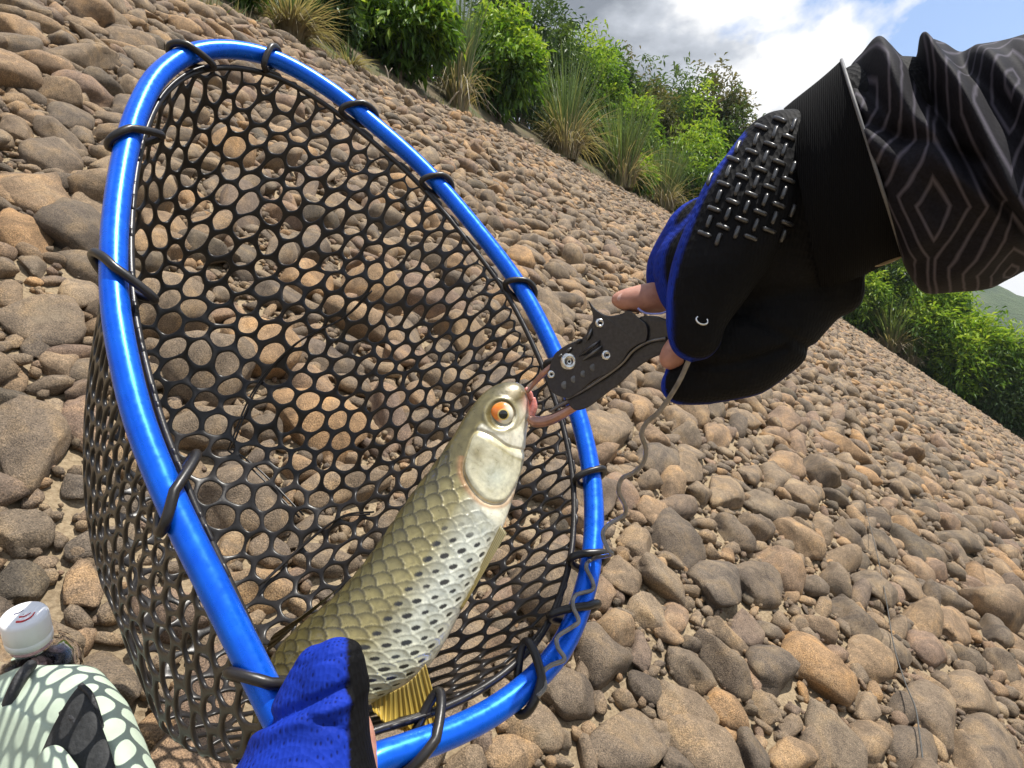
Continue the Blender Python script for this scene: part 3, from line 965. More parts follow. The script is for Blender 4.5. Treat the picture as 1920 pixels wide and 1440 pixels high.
# bag: a flat lattice of hexagonal cells folded into a basket hanging back and to the lower left
rim_in = hoop + unit(hc - hoop) * 0.013 + hn * 0.004
cen = rim_in.mean(0)
e1, e2 = vt[0], vt[1]
ang_r = np.arctan2((rim_in - cen) @ e2, (rim_in - cen) @ e1)
so_ = np.argsort(ang_r)
ang_s = np.concatenate([ang_r[so_] - 2 * math.pi, ang_r[so_], ang_r[so_] + 2 * math.pi])
rim_s = np.concatenate([rim_in[so_]] * 3)
def rim_at(a):
    return np.stack([np.interp(a, ang_s, rim_s[:, k]) for k in range(3)], -1)
OFF = np.array([-0.195, 0.125, -0.165])           # how far the bottom of the bag hangs from the hoop
NA, NR = 361, 90
ga = np.linspace(-math.pi, math.pi, NA)
gr = np.linspace(0, 1, NR)
Rg = rim_at(ga)
prof_b = (1 - gr ** 3.6)
G = cen + (Rg - cen)[:, None, :] * (gr ** 0.92)[None, :, None] + OFF * prof_b[None, :, None]
# pleats where the wall is gathered
plt_ = np.sin(ga * 13 + 1.5 * np.sin(ga * 4))[:, None] * (np.sin(np.clip((gr - 0.5) / 0.5, 0, 1) * math.pi))[None, :] * 0.007
G = G + hn * plt_[..., None]
Gl = np.concatenate([np.zeros((NA, 1)), np.cumsum(np.linalg.norm(np.diff(G, axis=1), axis=2), axis=1)], 1)
Lmax = Gl[:, -1]
def bag_len(a):
    return np.interp(a, ga, Lmax)
def bag(x, y):
    """lattice metres measured along the cloth from the bottom of the bag"""
    x = np.atleast_1d(np.asarray(x, float)); y = np.atleast_1d(np.asarray(y, float))
    a = np.arctan2(y, x); r = np.hypot(x, y)
    fa = (a + math.pi) / (2 * math.pi) * (NA - 1)
    i0 = np.clip(fa.astype(int), 0, NA - 2); f = (fa - i0)[:, None]
    out = []
    for q in (0, 1):
        ii = i0 + q
        rr_ = r / Lmax[ii] * 0 + r
        pos = np.zeros((len(r), 3))
        # fraction of the local ray so that neighbouring rays stay aligned
        fr_ = r / (Lmax[i0] * (1 - f[:, 0]) + Lmax[i0 + 1] * f[:, 0])
        tgt = fr_ * Lmax[ii]
        for k in range(len(r)):
            row = Gl[ii[k]]
            j = min(np.searchsorted(row, tgt[k]), NR - 1); j = max(j, 1)
            t_ = (tgt[k] - row[j - 1]) / (row[j] - row[j - 1] + 1e-9)
            pos[k] = G[ii[k], j - 1] * (1 - t_) + G[ii[k], j] * t_
        out.append(pos)
    return out[0] * (1 - f) + out[1] * f
pitch = 0.0272
verts, vmap, quads = [], {}, []
def vid(lx, ly):
    key = (round(lx * 1e5), round(ly * 1e5))
    if key not in vmap:
        vmap[key] = len(verts); verts.append((lx, ly))
    return vmap[key]
R_hex = pitch / math.sqrt(3)
ncell = 0
Lx = Lmax.max()
nyr = int(2 * Lx / (1.5 * R_hex)) + 2
nxr = int(2 * Lx / pitch) + 2
def lim(x, y, f=1.0):
    L_ = bag_len(math.atan2(y, x)) * f
    r = math.hypot(x, y)
    return (x * L_ / r, y * L_ / r) if r > L_ else (x, y)
ROT = math.radians(12)
for jy in range(-nyr // 2 - 1, nyr // 2 + 2):
    for ix in range(-nxr // 2 - 1, nxr // 2 + 2):
        gx = ix * pitch + (0.5 * pitch if jy % 2 else 0)
        gy = jy * 1.5 * R_hex
        cx, cy = gx * math.cos(ROT) - gy * math.sin(ROT), gx * math.sin(ROT) + gy * math.cos(ROT)
        if math.hypot(cx, cy) > bag_len(math.atan2(cy, cx)) - pitch * 0.12:
            continue
        bidx, iidx = [], []
        cs = [(cx + R_hex * math.cos(math.radians(60 * q + 30) + ROT), cy + R_hex * math.sin(math.radians(60 * q + 30) + ROT)) for q in range(6)]
        jr = 1.0 + 0.05 * math.sin(ix * 12.9 + jy * 78.2)
        for q in range(6):
            c0, c1 = cs[q], cs[(q + 1) % 6]
            for (hx, hy, rr_) in ((c0[0], c0[1], 0.885), ((c0[0] + c1[0]) / 2, (c0[1] + c1[1]) / 2, 0.845)):
                bidx.append(vid(*lim(hx, hy)))
                dx, dy = hx - cx, hy - cy
                L_ = math.hypot(dx, dy)
                rh = pitch * 0.5 * rr_ * min(1.03, jr)
                verts.append(lim(cx + dx / L_ * rh, cy + dy / L_ * rh, 0.992)); iidx.append(len(verts) - 1)
        for q in range(12):
            quads.append((bidx[q], bidx[(q + 1) % 12], iidx[(q + 1) % 12], iidx[q]))
        ncell += 1
VV = np.array(verts)
# uneven cells: the soft lattice is pulled about
jx = np.array([mnoise.noise(Vector((x * 28, y * 28, 1.0))) + 0.5 * mnoise.noise(Vector((x * 70, y * 70, 4.0))) for x, y in VV])
jy_ = np.array([mnoise.noise(Vector((x * 28, y * 28, 9.0))) + 0.5 * mnoise.noise(Vector((x * 70, y * 70, 7.0))) for x, y in VV])
edge_f = np.clip((bag_len(np.arctan2(VV[:, 1], VV[:, 0])) - np.hypot(VV[:, 0], VV[:, 1])) / 0.02, 0, 1)
VV = VV + np.stack([jx, jy_], 1) * 0.0048 * edge_f[:, None]
V = bag(VV[:, 0], VV[:, 1])
sag = np.array([mnoise.noise(Vector((x * 11, y * 11, 2.0))) + 0.4 * mnoise.noise(Vector((x * 30, y * 30, 5.0))) for x, y in VV]) * 0.014 * edge_f
V = V + hn * sag[:, None]
print('net cells', ncell)
mesh_o = nobj('mesh_bag', V, np.array(quads), rubber, net)
md = mesh_o.modifiers.new('thick', 'SOLIDIFY'); md.thickness = 0.0030; md.offset = 0.0
md = mesh_o.modifiers.new('round', 'SUBSURF'); md.levels = 1; md.render_levels = 1
# rim cord of the bag just inside the hoop
rc = catmull(np.stack([bag(math.cos(a) * 0.99 * bag_len(a), math.sin(a) * 0.99 * bag_len(a))[0] for a in np.linspace(-math.pi, math.pi, 120, endpoint=False)]), 2, closed=True)
V, Fc = tube(rc, 0.0026, 8, closed=True)
nobj('rim_cord', V, Fc, rubber, net)
# cord loops round the hoop
def loop_at(px, py, tilt, size=1.0, thick=0.0030):
    k = np.argmin(np.hypot(*(project(hoop)[:, :2] - np.array([px, py])).T))
    c = hoop[k]; T = unit(hoop[(k + 1) % len(hoop)] - hoop[k - 1])
    inn = unit(cen - c); inn = unit(inn - T * (inn @ T))
    bn = np.cross(T, inn)
    pts = []
    for a in np.linspace(0, 2 * math.pi, 28, endpoint=False):
        x = math.cos(a)
        r_in = 0.0165 * size if x > 0 else 0.0112
        pts.append(c + inn * (x * r_in) + bn * math.sin(a) * (0.0113 if x < 0 else 0.0113 - 0.004 * x) + T * (tilt * x * 0.016 + 0.003 * math.sin(a)))
    V, Fc = tube(np.array(pts), thick, 9, closed=True)
    nobj('cord_loop', V, Fc, rubber, net)
for (x, y, tl, sz) in ((350, 100, -0.6, 1.15), (505, 108, 0.5, 1.1), (680, 215, 0.8, 1.1), (830, 352, 0.6, 1.1), (240, 255, -0.9, 1.2), (214, 520, 1.0, 1.35), (320, 930, -1.2, 1.35),
                       (492, 1280, 0.8, 1.2), (1113, 900, -0.3, 1.0), (1108, 1050, -0.4, 1.1), (1085, 1148, -0.9, 1.15), (990, 1283, 0.9, 1.3), (790, 1395, 1.0, 1.4), (975, 540, 0.6, 1.0), (1060, 700, 0.5, 1.0)):
    loop_at(x, y, tl, sz)
# stretched seam strands along the folds of the bag
Gf = G.reshape(-1, 3); Gp = project(Gf)
def bag_at(x, y):
    d = np.hypot(Gp[:, 0] - x, Gp[:, 1] - y)
    k = np.where(d < 14)[0]
    k = k[np.argmax(Gp[k, 2])] if len(k) else np.argmin(d)
    return Gf[k] * 1.0
for s in ([(415, 850), (480, 745), (560, 650), (640, 590), (700, 555)], [(415, 850), (480, 905), (560, 985)], [(480, 1110), (560, 1045), (640, 985), (700, 955)]):
    w_ = catmull(np.array([bag_at(*q) for q in s]), 10)
    for dz in (0.0, 0.004):
        V, Fc = tube(w_ - hn * 0.0022 + np.array([dz, 0, dz * 0.6]), 0.0010, 6)
        nobj('seam_cord', V, Fc, rubber, net)

# ------------------------------------------------------------------ fish
st = [  # back x,y   belly x,y
 (988, 742, 994, 756), (984, 727, 994, 768), (968, 716, 992, 788), (938, 717, 988, 812), (905, 736, 985, 842), (872, 776, 978, 878), (842, 826, 970, 915), (808, 875, 960, 948),
 (770, 925, 946, 988), (735, 976, 925, 1038), (698, 1030, 900, 1090), (656, 1083, 868, 1146), (610, 1130, 838, 1204), (560, 1170, 806, 1250), (520, 1212, 756, 1288),
 (492, 1266, 696, 1320), (478, 1322, 640, 1366), (470, 1376, 588, 1408), (462, 1425, 545, 1448), (452, 1480, 520, 1496)]
st = np.array(st, float)
_m = (st[:, :2] + st[:, 2:]) / 2
st = np.c_[_m + (st[:, :2] - _m) * 0.97, _m + (st[:, 2:] - _m) * 0.97]
ns, nph = 560, 300
sp = catmull(st, 60)
sp = sp[np.linspace(0, len(sp) - 1, ns).astype(int)]
Bk, Vn = sp[:, :2], sp[:, 2:]
mid = (Bk + Vn) / 2
arc = np.concatenate([[0], np.cumsum(np.linalg.norm(np.diff(mid, axis=0), axis=1))])
def fishZ(px, py):
    # head end farther away, tail near the holding hand; belly side turned slightly to the sky
    return np.interp(py, [700, 760, 900, 1100, 1300, 1500], [0.482, 0.474, 0.448, 0.408, 0.374, 0.355])
phi = np.linspace(0, 2 * math.pi, nph, endpoint=False)
S_, PH = np.meshgrid(np.arange(ns), phi, indexing='ij')
lat = (1 - np.cos(PH)) / 2                       # 0 back, 1 belly
px = Bk[S_, 0] * (1 - lat) + Vn[S_, 0] * lat
py = Bk[S_, 1] * (1 - lat) + Vn[S_, 1] * lat
front = np.sin(PH)                               # +1 towards the camera
width = np.linalg.norm(Vn - Bk, axis=1)
halfd = width * 0.5 * np.interp(arc, [0, 40, 120, 260, 520, 760, arc[-1]], [0.75, 0.62, 0.56, 0.56, 0.50, 0.42, 0.30])
Zc = fishZ(mid[:, 0], mid[:, 1])
hm = halfd * Zc / F
ff = np.sign(front) * np.abs(front) ** 0.9
Zv = Zc[S_] - hm[S_] * ff
X = (px - 960) / F * Zc[S_]
Zz = (720 - py) / F * Zc[S_] + CZ
FV = np.stack([X, Zv, Zz], -1)
# scale lattice: along the body (px) and across the flank
u = arc[S_] / 32.0
girth = np.where(PH <= math.pi, PH, 2 * math.pi - PH) / math.pi     # 0..1 around the flank
rows_n = 12.5
v = girth * rows_n
gill_s = 232.0
def lattice(u, v):
    best = np.full(u.shape, 1e9); bu = np.zeros_like(u); bv = np.zeros_like(u); bi = np.zeros_like(u)
    r0 = np.floor(v)
    for dr in (0, 1):
        rr_ = r0 + dr
        o = np.where(np.mod(rr_, 2) == 0, 0.0, 0.5)
        c0 = np.floor(u - o)
        for dc in (-1, 0, 1):
            cu = c0 + dc + o
            # a scale covers backwards: the frontmost scale whose disc contains the point lies on top
            du, dv = u - cu, (v - rr_) / 1.05
            d = np.where((du ** 2 / 0.85 ** 2 + dv ** 2 < 1.0), -cu, 1e6 + du ** 2 + dv ** 2)
            m_ = d < best
            best = np.where(m_, d, best); bu = np.where(m_, du, bu); bv = np.where(m_, dv, bv); bi = np.where(m_, cu * 31 + rr_ * 17, bi)
    return bu, bv, bi
su, sv, si = lattice(u, v)
edge = np.clip((su ** 2 / 0.85 ** 2 + sv ** 2), 0, 1)
rnd = np.mod(np.sin(si * 12.9898) * 43758.5453, 1.0)
body_m = np.clip((arc[S_] - (148 + 96 * lat)) / 14, 0, 1)      # 0 on the head, 1 on the scaled body
belly_fade = np.clip((0.90 - girth) / 0.1, 0, 1)
disp = body_m * belly_fade * (edge ** 3) * 0.00075
# gill cover and cheek, drawn by their outline on the near side
def polydist(px, py, poly):
    poly = np.asarray(poly, float)
    inside = np.zeros(px.shape, bool)
    dist = np.full(px.shape, 1e9)
    n = len(poly)
    for i in range(n):
        x1, y1 = poly[i]; x2, y2 = poly[(i + 1) % n]
        c = ((y1 > py) != (y2 > py)) & (px < (x2 - x1) * (py - y1) / (y2 - y1 + 1e-9) + x1)
        inside ^= c
        l2 = (x2 - x1) ** 2 + (y2 - y1) ** 2
        t_ = np.clip(((px - x1) * (x2 - x1) + (py - y1) * (y2 - y1)) / l2, 0, 1)
        dist = np.minimum(dist, np.hypot(px - x1 - t_ * (x2 - x1), py - y1 - t_ * (y2 - y1)))
    return np.where(inside, -dist, dist)
gill = catmull(np.array([(893, 808), (880, 838), (873, 868), (878, 890), (893, 913), (912, 930), (934, 936), (952, 928), (975, 890), (984, 850), (950, 835), (920, 815)], float), 6, closed=True)
cheek = catmull(np.array([(893, 806), (906, 812), (925, 826), (945, 838), (962, 850), (986, 856), (990, 806), (992, 770), (968, 800), (930, 800), (905, 790)], float), 6, closed=True)
sidem = (front > -0.05)
dg = np.where(sidem, polydist(px, py, gill), 1e3)
dc = np.where(sidem, polydist(px, py, cheek), 1e3)
disp += 0.0022 * np.clip(-dg / 9, 0, 1) ** 0.6 * np.clip((px - 860) / 10, 0, 1)
disp -= 0.0012 * np.exp(-((dg - 3.0) / 3.0) ** 2)
disp += 0.0009 * np.clip(-dc / 8, 0, 1)
# shallow crease in front of the gill cover, mouth gape
mo = np.hypot(px - 1000, py - 762)
disp -= 0.002 * np.exp(-(mo / 10) ** 2)
eye_c = (941, 776)
de = np.hypot(px - eye_c[0], (py - eye_c[1])) + np.where(sidem, 0, 1e3)
disp += 0.0012 * np.exp(-((de - 29) / 5.0) ** 2) - 0.002 * np.clip((27 - de) / 6, 0, 1)
Nrm = np.stack([np.zeros_like(px), -ff, np.zeros_like(px)], -1)
dl = np.stack([(Vn - Bk)[:, 0], np.zeros(ns), -(Vn - Bk)[:, 1]], 1); dl = unit(dl)
Nrm = Nrm * np.abs(ff)[..., None] * 1.0 + dl[S_] * (-np.cos(PH))[..., None]
Nrm = unit(Nrm)
FV = FV + Nrm * disp[..., None]
# colours of the skin, with bright light on the head painted in
def lerp(a, b_, t_):
    return a + (b_ - a) * t_[..., None]
back_c = np.array([0.070, 0.060, 0.020]); mid_c = np.array([0.205, 0.175, 0.072]); sil_c = np.array([0.47, 0.48, 0.41]); bel_c = np.array([0.62, 0.60, 0.50])
g_ = girth
C = np.zeros(px.shape + (3,)) + back_c
C = lerp(C, mid_c, np.clip((g_ - 0.18) / 0.27, 0, 1))
C = lerp(C, sil_c, np.clip((g_ - 0.46) / 0.16, 0, 1))
C = lerp(C, bel_c, np.clip((g_ - 0.74) / 0.16, 0, 1))
# olive tone creeps over the flank towards the tail
tail_t = np.clip((arc[S_] - 420) / 260, 0, 1)
C = lerp(C, C * np.array([0.86, 0.80, 0.58]), tail_t)
nz1 = np.array([[mnoise.noise(Vector((a_ * 0.02, b_ * 5, 0))) for b_ in np.linspace(0, 1, 40)] for a_ in arc[::6]])
nz1 = np.repeat(np.repeat(nz1, 6, 0)[:ns], 8, 1)[:, :nph]
if nz1.shape[1] < nph: nz1 = np.pad(nz1, ((0, 0), (0, nph - nz1.shape[1])), mode='edge')
C = C * (1 + 0.10 * nz1[..., None])
bm_ = body_m[..., None]
scale_t = 0.86 + 0.28 * rnd
rim_d = np.clip((edge - 0.62) / 0.34, 0, 1)
backw = np.clip((0.55 - g_) / 0.2, 0, 1)
C = C * (1 + bm_ * (scale_t[..., None] - 1))
C = C * (1 - bm_ * (rim_d * (0.16 + 0.50 * backw))[..., None])
C = C * (1 + bm_ * (np.clip((0.5 - edge) / 0.5, 0, 1) * 0.35 * backw)[..., None])
# black wedge at the root of each flank scale
spot = ((su + 0.28 + 0.05 * np.sin(si)) / (0.15 + 0.07 * rnd)) ** 2 + ((sv - 0.02 + 0.5 * (su + 0.28)) / (0.20 + 0.12 * rnd)) ** 2
spot_zone = np.clip((g_ - 0.40) / 0.08, 0, 1) * np.clip((0.90 - g_) / 0.1, 0, 1) * np.where(np.mod(np.round(v), 1) == 0, 1, 1)
spot_m = np.clip((1.15 - spot) / 0.4, 0, 1) * spot_zone * body_m * np.clip((arc[S_] - 255) / 30, 0, 1)
C = lerp(C, np.array([0.012, 0.010, 0.006]), spot_m)
# head: pale lower side, whitened further with highlights and sunlight put into the colour
hd_ = 1 - body_m
head_c = lerp(np.zeros_like(C) + np.array([0.105, 0.088, 0.032]), np.array([0.74, 0.71, 0.56]), np.clip((lat - 0.40) / 0.25, 0, 1))
C = lerp(C, head_c, hd_)
C = lerp(C, np.array([0.50, 0.47, 0.33]), np.clip(-dg / 5, 0, 1) * 0.9)
C = lerp(C, np.array([0.66, 0.63, 0.52]), np.clip(-dc / 6, 0, 1) * 0.85)
C = lerp(C, np.array([0.40, 0.44, 0.38]), np.clip(-(np.hypot((px - 930) / 34, (py - 885) / 30) - 1), 0, 1) * 0.7)
C = lerp(C, np.array([0.15, 0.12, 0.04]), np.exp(-((px - 898) / 12) ** 2 - ((py - 845) / 16) ** 2) * 0.8 * sidem)
C = lerp(C, np.array([0.72, 0.62, 0.34]), np.exp(-((dg - 0.0) / 2.4) ** 2) * 0.85)
C = lerp(C, np.array([0.33, 0.17, 0.07]), np.exp(-((dg - 8.0) / 5.0) ** 2) * 0.75 * (py > 850))
C = lerp(C, np.array([0.30, 0.25, 0.10]), np.exp(-((dc - 1.0) / 2.2) ** 2) * 0.5)
C = lerp(C, np.array([0.70, 0.30, 0.24]), np.exp(-(np.hypot(px - 994, (py - 757) * 0.8) / 13) ** 2) * sidem)
C = lerp(C, np.array([0.30, 0.26, 0.13]), np.exp(-((de - 30) / 4) ** 2) * 0.6)
C = lerp(C, np.array([0.55, 0.46, 0.30]), np.exp(-(((px - 962) / 10) ** 2 + ((py - 735) / 12) ** 2)) * 0.6 * sidem)
C = np.clip(C, 0, 0.9)
i, j = np.meshgrid(np.arange(ns - 1), np.arange(nph), indexing='ij')
j2 = (j + 1) % nph
Ff = np.stack([i * nph + j, (i + 1) * nph + j, (i + 1) * nph + j2, i * nph + j2], -1).reshape(-1, 4)
FVf = np.concatenate([FV.reshape(-1, 3), FV[0].mean(0)[None], FV[-1].mean(0)[None]])
Cf = np.concatenate([C.reshape(-1, 3), C[0].mean(0)[None], C[-1].mean(0)[None]])
k = np.arange(nph)
capA = np.stack([np.full(nph, ns * nph), k, (k + 1) % nph], 1)
capB = np.stack([np.full(nph, ns * nph + 1), (ns - 1) * nph + (k + 1) % nph, (ns - 1) * nph + k], 1)

fm, nt, b = mat('wet_fish_skin')
at = nd(nt, 'ShaderNodeAttribute', attribute_type='GEOMETRY', attribute_name='skin_colour')
t = nd(nt, 'ShaderNodeTexCoord')
n = nd(nt, 'ShaderNodeTexNoise', {'Vector': t.outputs['Object'], 'Scale': 260.0, 'Detail': 5.0, 'Roughness': 0.65})
c = mix_rgb(nt, 1.0, at.outputs['Color'], ramp(nt, n.outputs['Fac'], [(0.3, (0.84, 0.84, 0.84)), (0.7, (1.15, 1.15, 1.13))]), 'MULTIPLY')
nb_ = nd(nt, 'ShaderNodeTexNoise', {'Vector': t.outputs['Object'], 'Scale': 75.0, 'Detail': 6.0, 'Roughness': 0.6, 'Distortion': 0.8})
c = mix_rgb(nt, 1.0, c, ramp(nt, nb_.outputs['Fac'], [(0.30, (0.70, 0.68, 0.60)), (0.5, (1.0, 1.0, 1.0)), (0.70, (1.25, 1.24, 1.22))]), 'MULTIPLY')
nt.links.new(c, b.inputs['Base Color'])
b.inputs['Metallic'].default_value = 0.12
b.inputs['Specular IOR Level'].default_value = 0.6
nt.links.new(ramp(nt, n.outputs['Fac'], [(0.3, (0.25, 0.25, 0.25)), (0.7, (0.45, 0.45, 0.45))]), b.inputs['Roughness'])
b.inputs['Coat Weight'].default_value = 0.5
b.inputs['Coat Roughness'].default_value = 0.08
b.inputs['Subsurface Weight'].default_value = 0.0
bump(nt, b, n.outputs['Fac'], 0.25, 0.0006)

fish = empty('fish', FV[ns // 2].mean(0))
tag(fish, 'olive-backed silver fish with black-spotted scales and orange-ringed eye', 'fish')
nobj('body', FVf, [Ff, capA, capB], fm, fish, attrs={'skin_colour': Cf})
# near-side surface depth of the fish at a pixel, for things that sit on it
_fk = (front > 0.02)
_fp = np.stack([px[_fk], py[_fk]], 1); _fz = FV[..., 1][_fk]
def fish_surf(x, y):
    k = np.argmin((_fp[:, 0] - x) ** 2 + (_fp[:, 1] - y) ** 2)
    return _fz[k]
# eye: a low dome with iris and pupil
ez = fish_surf(*eye_c)
Ve, Fe = ICO[4]
r_e = 23.0 * ez / F
c3 = P(eye_c[0], eye_c[1], ez)
EV = Ve * np.array([1, 0.55, 1]) * r_e + c3 + np.array([0, 0.0012, 0])
exy = Ve[:, [0, 2]] - np.array([0.12, -0.03])
er = np.hypot(exy[:, 0], exy[:, 1])
ea = np.arctan2(exy[:, 1], exy[:, 0])
org = np.clip(0.42 + 1.1 * np.cos(ea - math.radians(155)), 0, 1)
em, nt, b = mat('glossy_eye')
a_r = nd(nt, 'ShaderNodeAttribute', attribute_type='GEOMETRY', attribute_name='eye_radius')
a_o = nd(nt, 'ShaderNodeAttribute', attribute_type='GEOMETRY', attribute_name='eye_orange')
a_e = nd(nt, 'ShaderNodeAttribute', attribute_type='GEOMETRY', attribute_name='eye_edge')
iris = mix_rgb(nt, a_o.outputs['Fac'], (0.82, 0.79, 0.66), (0.85, 0.22, 0.010))
iris = mix_rgb(nt, ramp(nt, a_r.outputs['Fac'], [(0.38, (1, 1, 1)), (0.44, (1, 1, 1)), (0.50, (0, 0, 0))]), iris, (0.80, 0.60, 0.16))
iris = mix_rgb(nt, ramp(nt, a_r.outputs['Fac'], [(0.36, (1, 1, 1)), (0.385, (0, 0, 0))]), iris, (0.006, 0.006, 0.007))
iris = mix_rgb(nt, ramp(nt, a_e.outputs['Fac'], [(0.90, (0, 0, 0)), (0.97, (1, 1, 1))]), iris, (0.25, 0.17, 0.07))
nt.links.new(iris, b.inputs['Base Color'])
b.inputs['Roughness'].default_value = 0.12
b.inputs['Coat Weight'].default_value = 0.8
b.inputs['Coat Roughness'].default_value = 0.03
o = nobj('eye', EV, Fe, em, fish, attrs={'eye_radius': er, 'eye_orange': org, 'eye_edge': np.hypot(Ve[:, 0], Ve[:, 2])})
# lips
lm = plain('pink_lip', (0.58, 0.20, 0.16), 0.3, coat=0.4, bump_scale=400)
lz = fish_surf(990, 752) + 0.004
for nm, pts, rad in (('upper_lip', [(984, 728), (992, 738), (997, 750)], [5, 6.5, 5]), ('lower_lip', [(1000, 745), (1000, 762), (994, 780), (988, 795)], [4, 8, 9, 5])):
    q = catmull(np.array([P(x, y, lz) for x, y in pts]), 6)
    rq = np.interp(np.linspace(0, 1, len(q)), np.linspace(0, 1, len(rad)), rad) * lz / F
    V, Fc = tube(q, rq, 12)
    nobj(nm, V, Fc, lm, fish)
# fins with rays
fin_m, nt, b = mat('fin_membrane')
at = nd(nt, 'ShaderNodeAttribute', attribute_type='GEOMETRY', attribute_name='skin_colour')
nt.links.new(at.outputs['Color'], b.inputs['Base Color'])
b.inputs['Roughness'].default_value = 0.28
b.inputs['Coat Weight'].default_value = 0.4
tr = nd(nt, 'ShaderNodeBsdfTranslucent', {'Color': at.outputs['Color']})
ms = nd(nt, 'ShaderNodeMixShader', {0: 0.45, 1: b.outputs[0], 2: tr.outputs[0]})
nt.links.new(ms.outputs[0], nt.nodes['Material Output'].inputs['Surface'])
def fin(name, base, tip, zb, zt, nray, c0, c1, amp=0.0003):
    """base and tip are polylines in pixels; the membrane is pleated by its rays"""
    nu, nv_ = nray * 8, 26
    Bc = catmull(np.array(base, float), 20); Bc = Bc[np.linspace(0, len(Bc) - 1, nu).astype(int)]
    Tc = catmull(np.array(tip, float), 20); Tc = Tc[np.linspace(0, len(Tc) - 1, nu).astype(int)]
    tt = np.linspace(0, 1, nv_)
    rs = np.random.default_rng(len(name) + nray)
    Pp = Bc[:, None] * (1 - tt[None, :, None]) + Tc[:, None] * tt[None, :, None]
    ray = np.cos(np.arange(nu) / 8 * 2 * math.pi)
    ragged = rs.normal(0, 2.0, nu)
    Pp[:, -1] += unit(Tc - Bc) * ragged[:, None]
    Z = zb * (1 - tt) + zt * tt
    Zg = Z[None, :] - amp * ray[:, None] * (0.4 + 0.6 * tt[None, :]) + 0.003 * np.sin(tt * 2.5)[None, :]
    V = np.stack([(Pp[..., 0] - 960) / F * Zg, Zg, (720 - Pp[..., 1]) / F * Zg + CZ], -1)
    col_ = np.array(c0) * (1 - tt[None, :, None]) + np.array(c1) * tt[None, :, None]
    col_ = col_ * (0.80 + 0.28 * np.clip(ray, -0.6, 1))[:, None, None] * np.ones((nu, nv_, 1))
    V2 = V + np.array([0, 0.0009, 0])
    i, j = np.meshgrid(np.arange(nu - 1), np.arange(nv_ - 1), indexing='ij')
    q = np.stack([i * nv_ + j, (i + 1) * nv_ + j, (i + 1) * nv_ + j + 1, i * nv_ + j + 1], -1).reshape(-1, 4)
    nV = nu * nv_
    q2 = q[:, ::-1] + nV
    bd = [k * nv_ for k in range(nu)] + [(nu - 1) * nv_ + k for k in range(1, nv_)] + [k * nv_ + nv_ - 1 for k in range(nu - 2, -1, -1)] + [k for k in range(nv_ - 2, 0, -1)]
    bd = np.array(bd); b2 = np.roll(bd, -1)
    q3 = np.stack([bd, bd + nV, b2 + nV, b2], 1)
    nobj(name, np.concatenate([V.reshape(-1, 3), V2.reshape(-1, 3)]), np.concatenate([q, q2, q3]), fin_m, fish, attrs={'skin_colour': np.clip(np.concatenate([col_.reshape(-1, 3)] * 2), 0, 0.9)})
zf = fishZ(0, 1290)
fin('anal_fin', [(694, 1312), (735, 1298), (768, 1278), (798, 1246)], [(700, 1334), (735, 1364), (785, 1372), (826, 1352)], zf - 0.004, zf - 0.012, 13, (0.66, 0.50, 0.14), (0.80, 0.58, 0.10))
zf = fishZ(0, 1000)
fin('pelvic_fin', [(938, 985), (944, 992), (950, 1000)], [(862, 1142), (868, 1140), (880, 1120)], zf - 0.006, fishZ(0, 1130) - 0.006, 5, (0.50, 0.44, 0.24), (0.42, 0.33, 0.12))
fin('dorsal_fin', [(640, 1098), (600, 1136), (560, 1168), (528, 1200)], [(560, 1160), (530, 1178), (508, 1196), (498, 1226)], fishZ(0, 1140), fishZ(0, 1180), 8, (0.20, 0.16, 0.07), (0.16, 0.12, 0.05))
zt = fishZ(0, 1490)
fin('tail_fin', [(452, 1480), (470, 1490), (500, 1498), (520, 1496)], [(330, 1560), (400, 1540), (440, 1570), (470, 1640)], zt, zt - 0.01, 14, (0.25, 0.2, 0.08), (0.40, 0.28, 0.06))
# ------------------------------------------------------------------ lip gripper
def poly_area(p):
    return 0.5 * np.sum(p[:, 0] * np.roll(p[:, 1], -1) - np.roll(p[:, 0], -1) * p[:, 1])
def plate(name, outline, zf, t0, t1, m, parent, bev=2.0, smooth_pts=4):
    p = np.array(outline, float)
    if smooth_pts:
        p = catmull(p, smooth_pts, closed=True)
    if poly_area(p) < 0: p = p[::-1]
    e = np.roll(p, -1, 0) - np.roll(p, 1, 0)
    nrm = unit(np.stack([-e[:, 1], e[:, 0]], 1))         # inwards for positive area (y down)
    ins = p + nrm * bev
    n = len(p)
    bz = bev / F * 0.42
    def ring(q, dz):
        return np.array([P(x, y, zf(x, y) + dz) for x, y in q])
    V = np.concatenate([ring(ins, t0), ring(p, t0 + bz), ring(p, t1 - bz), ring(ins, t1)])
    k = np.arange(n); k2 = (k + 1) % n
    q = np.concatenate([np.stack([r * n + k, r * n + k2, (r + 1) * n + k2, (r + 1) * n + k], 1) for r in range(3)])
    bm = bmesh.new()
    vs = [bm.verts.new(v) for v in V]
    for f in q: bm.faces.new([vs[a] for a in f])
    bm.faces.new([vs[a] for a in k[::-1]]); bm.faces.new([vs[3 * n + a] for a in k])
    bmesh.ops.recalc_face_normals(bm, faces=bm.faces)
    me = bpy.data.meshes.new(name); bm.to_mesh(me); bm.free()
    me.materials.append(m)
    return put(bpy.data.objects.new(name, me), parent)

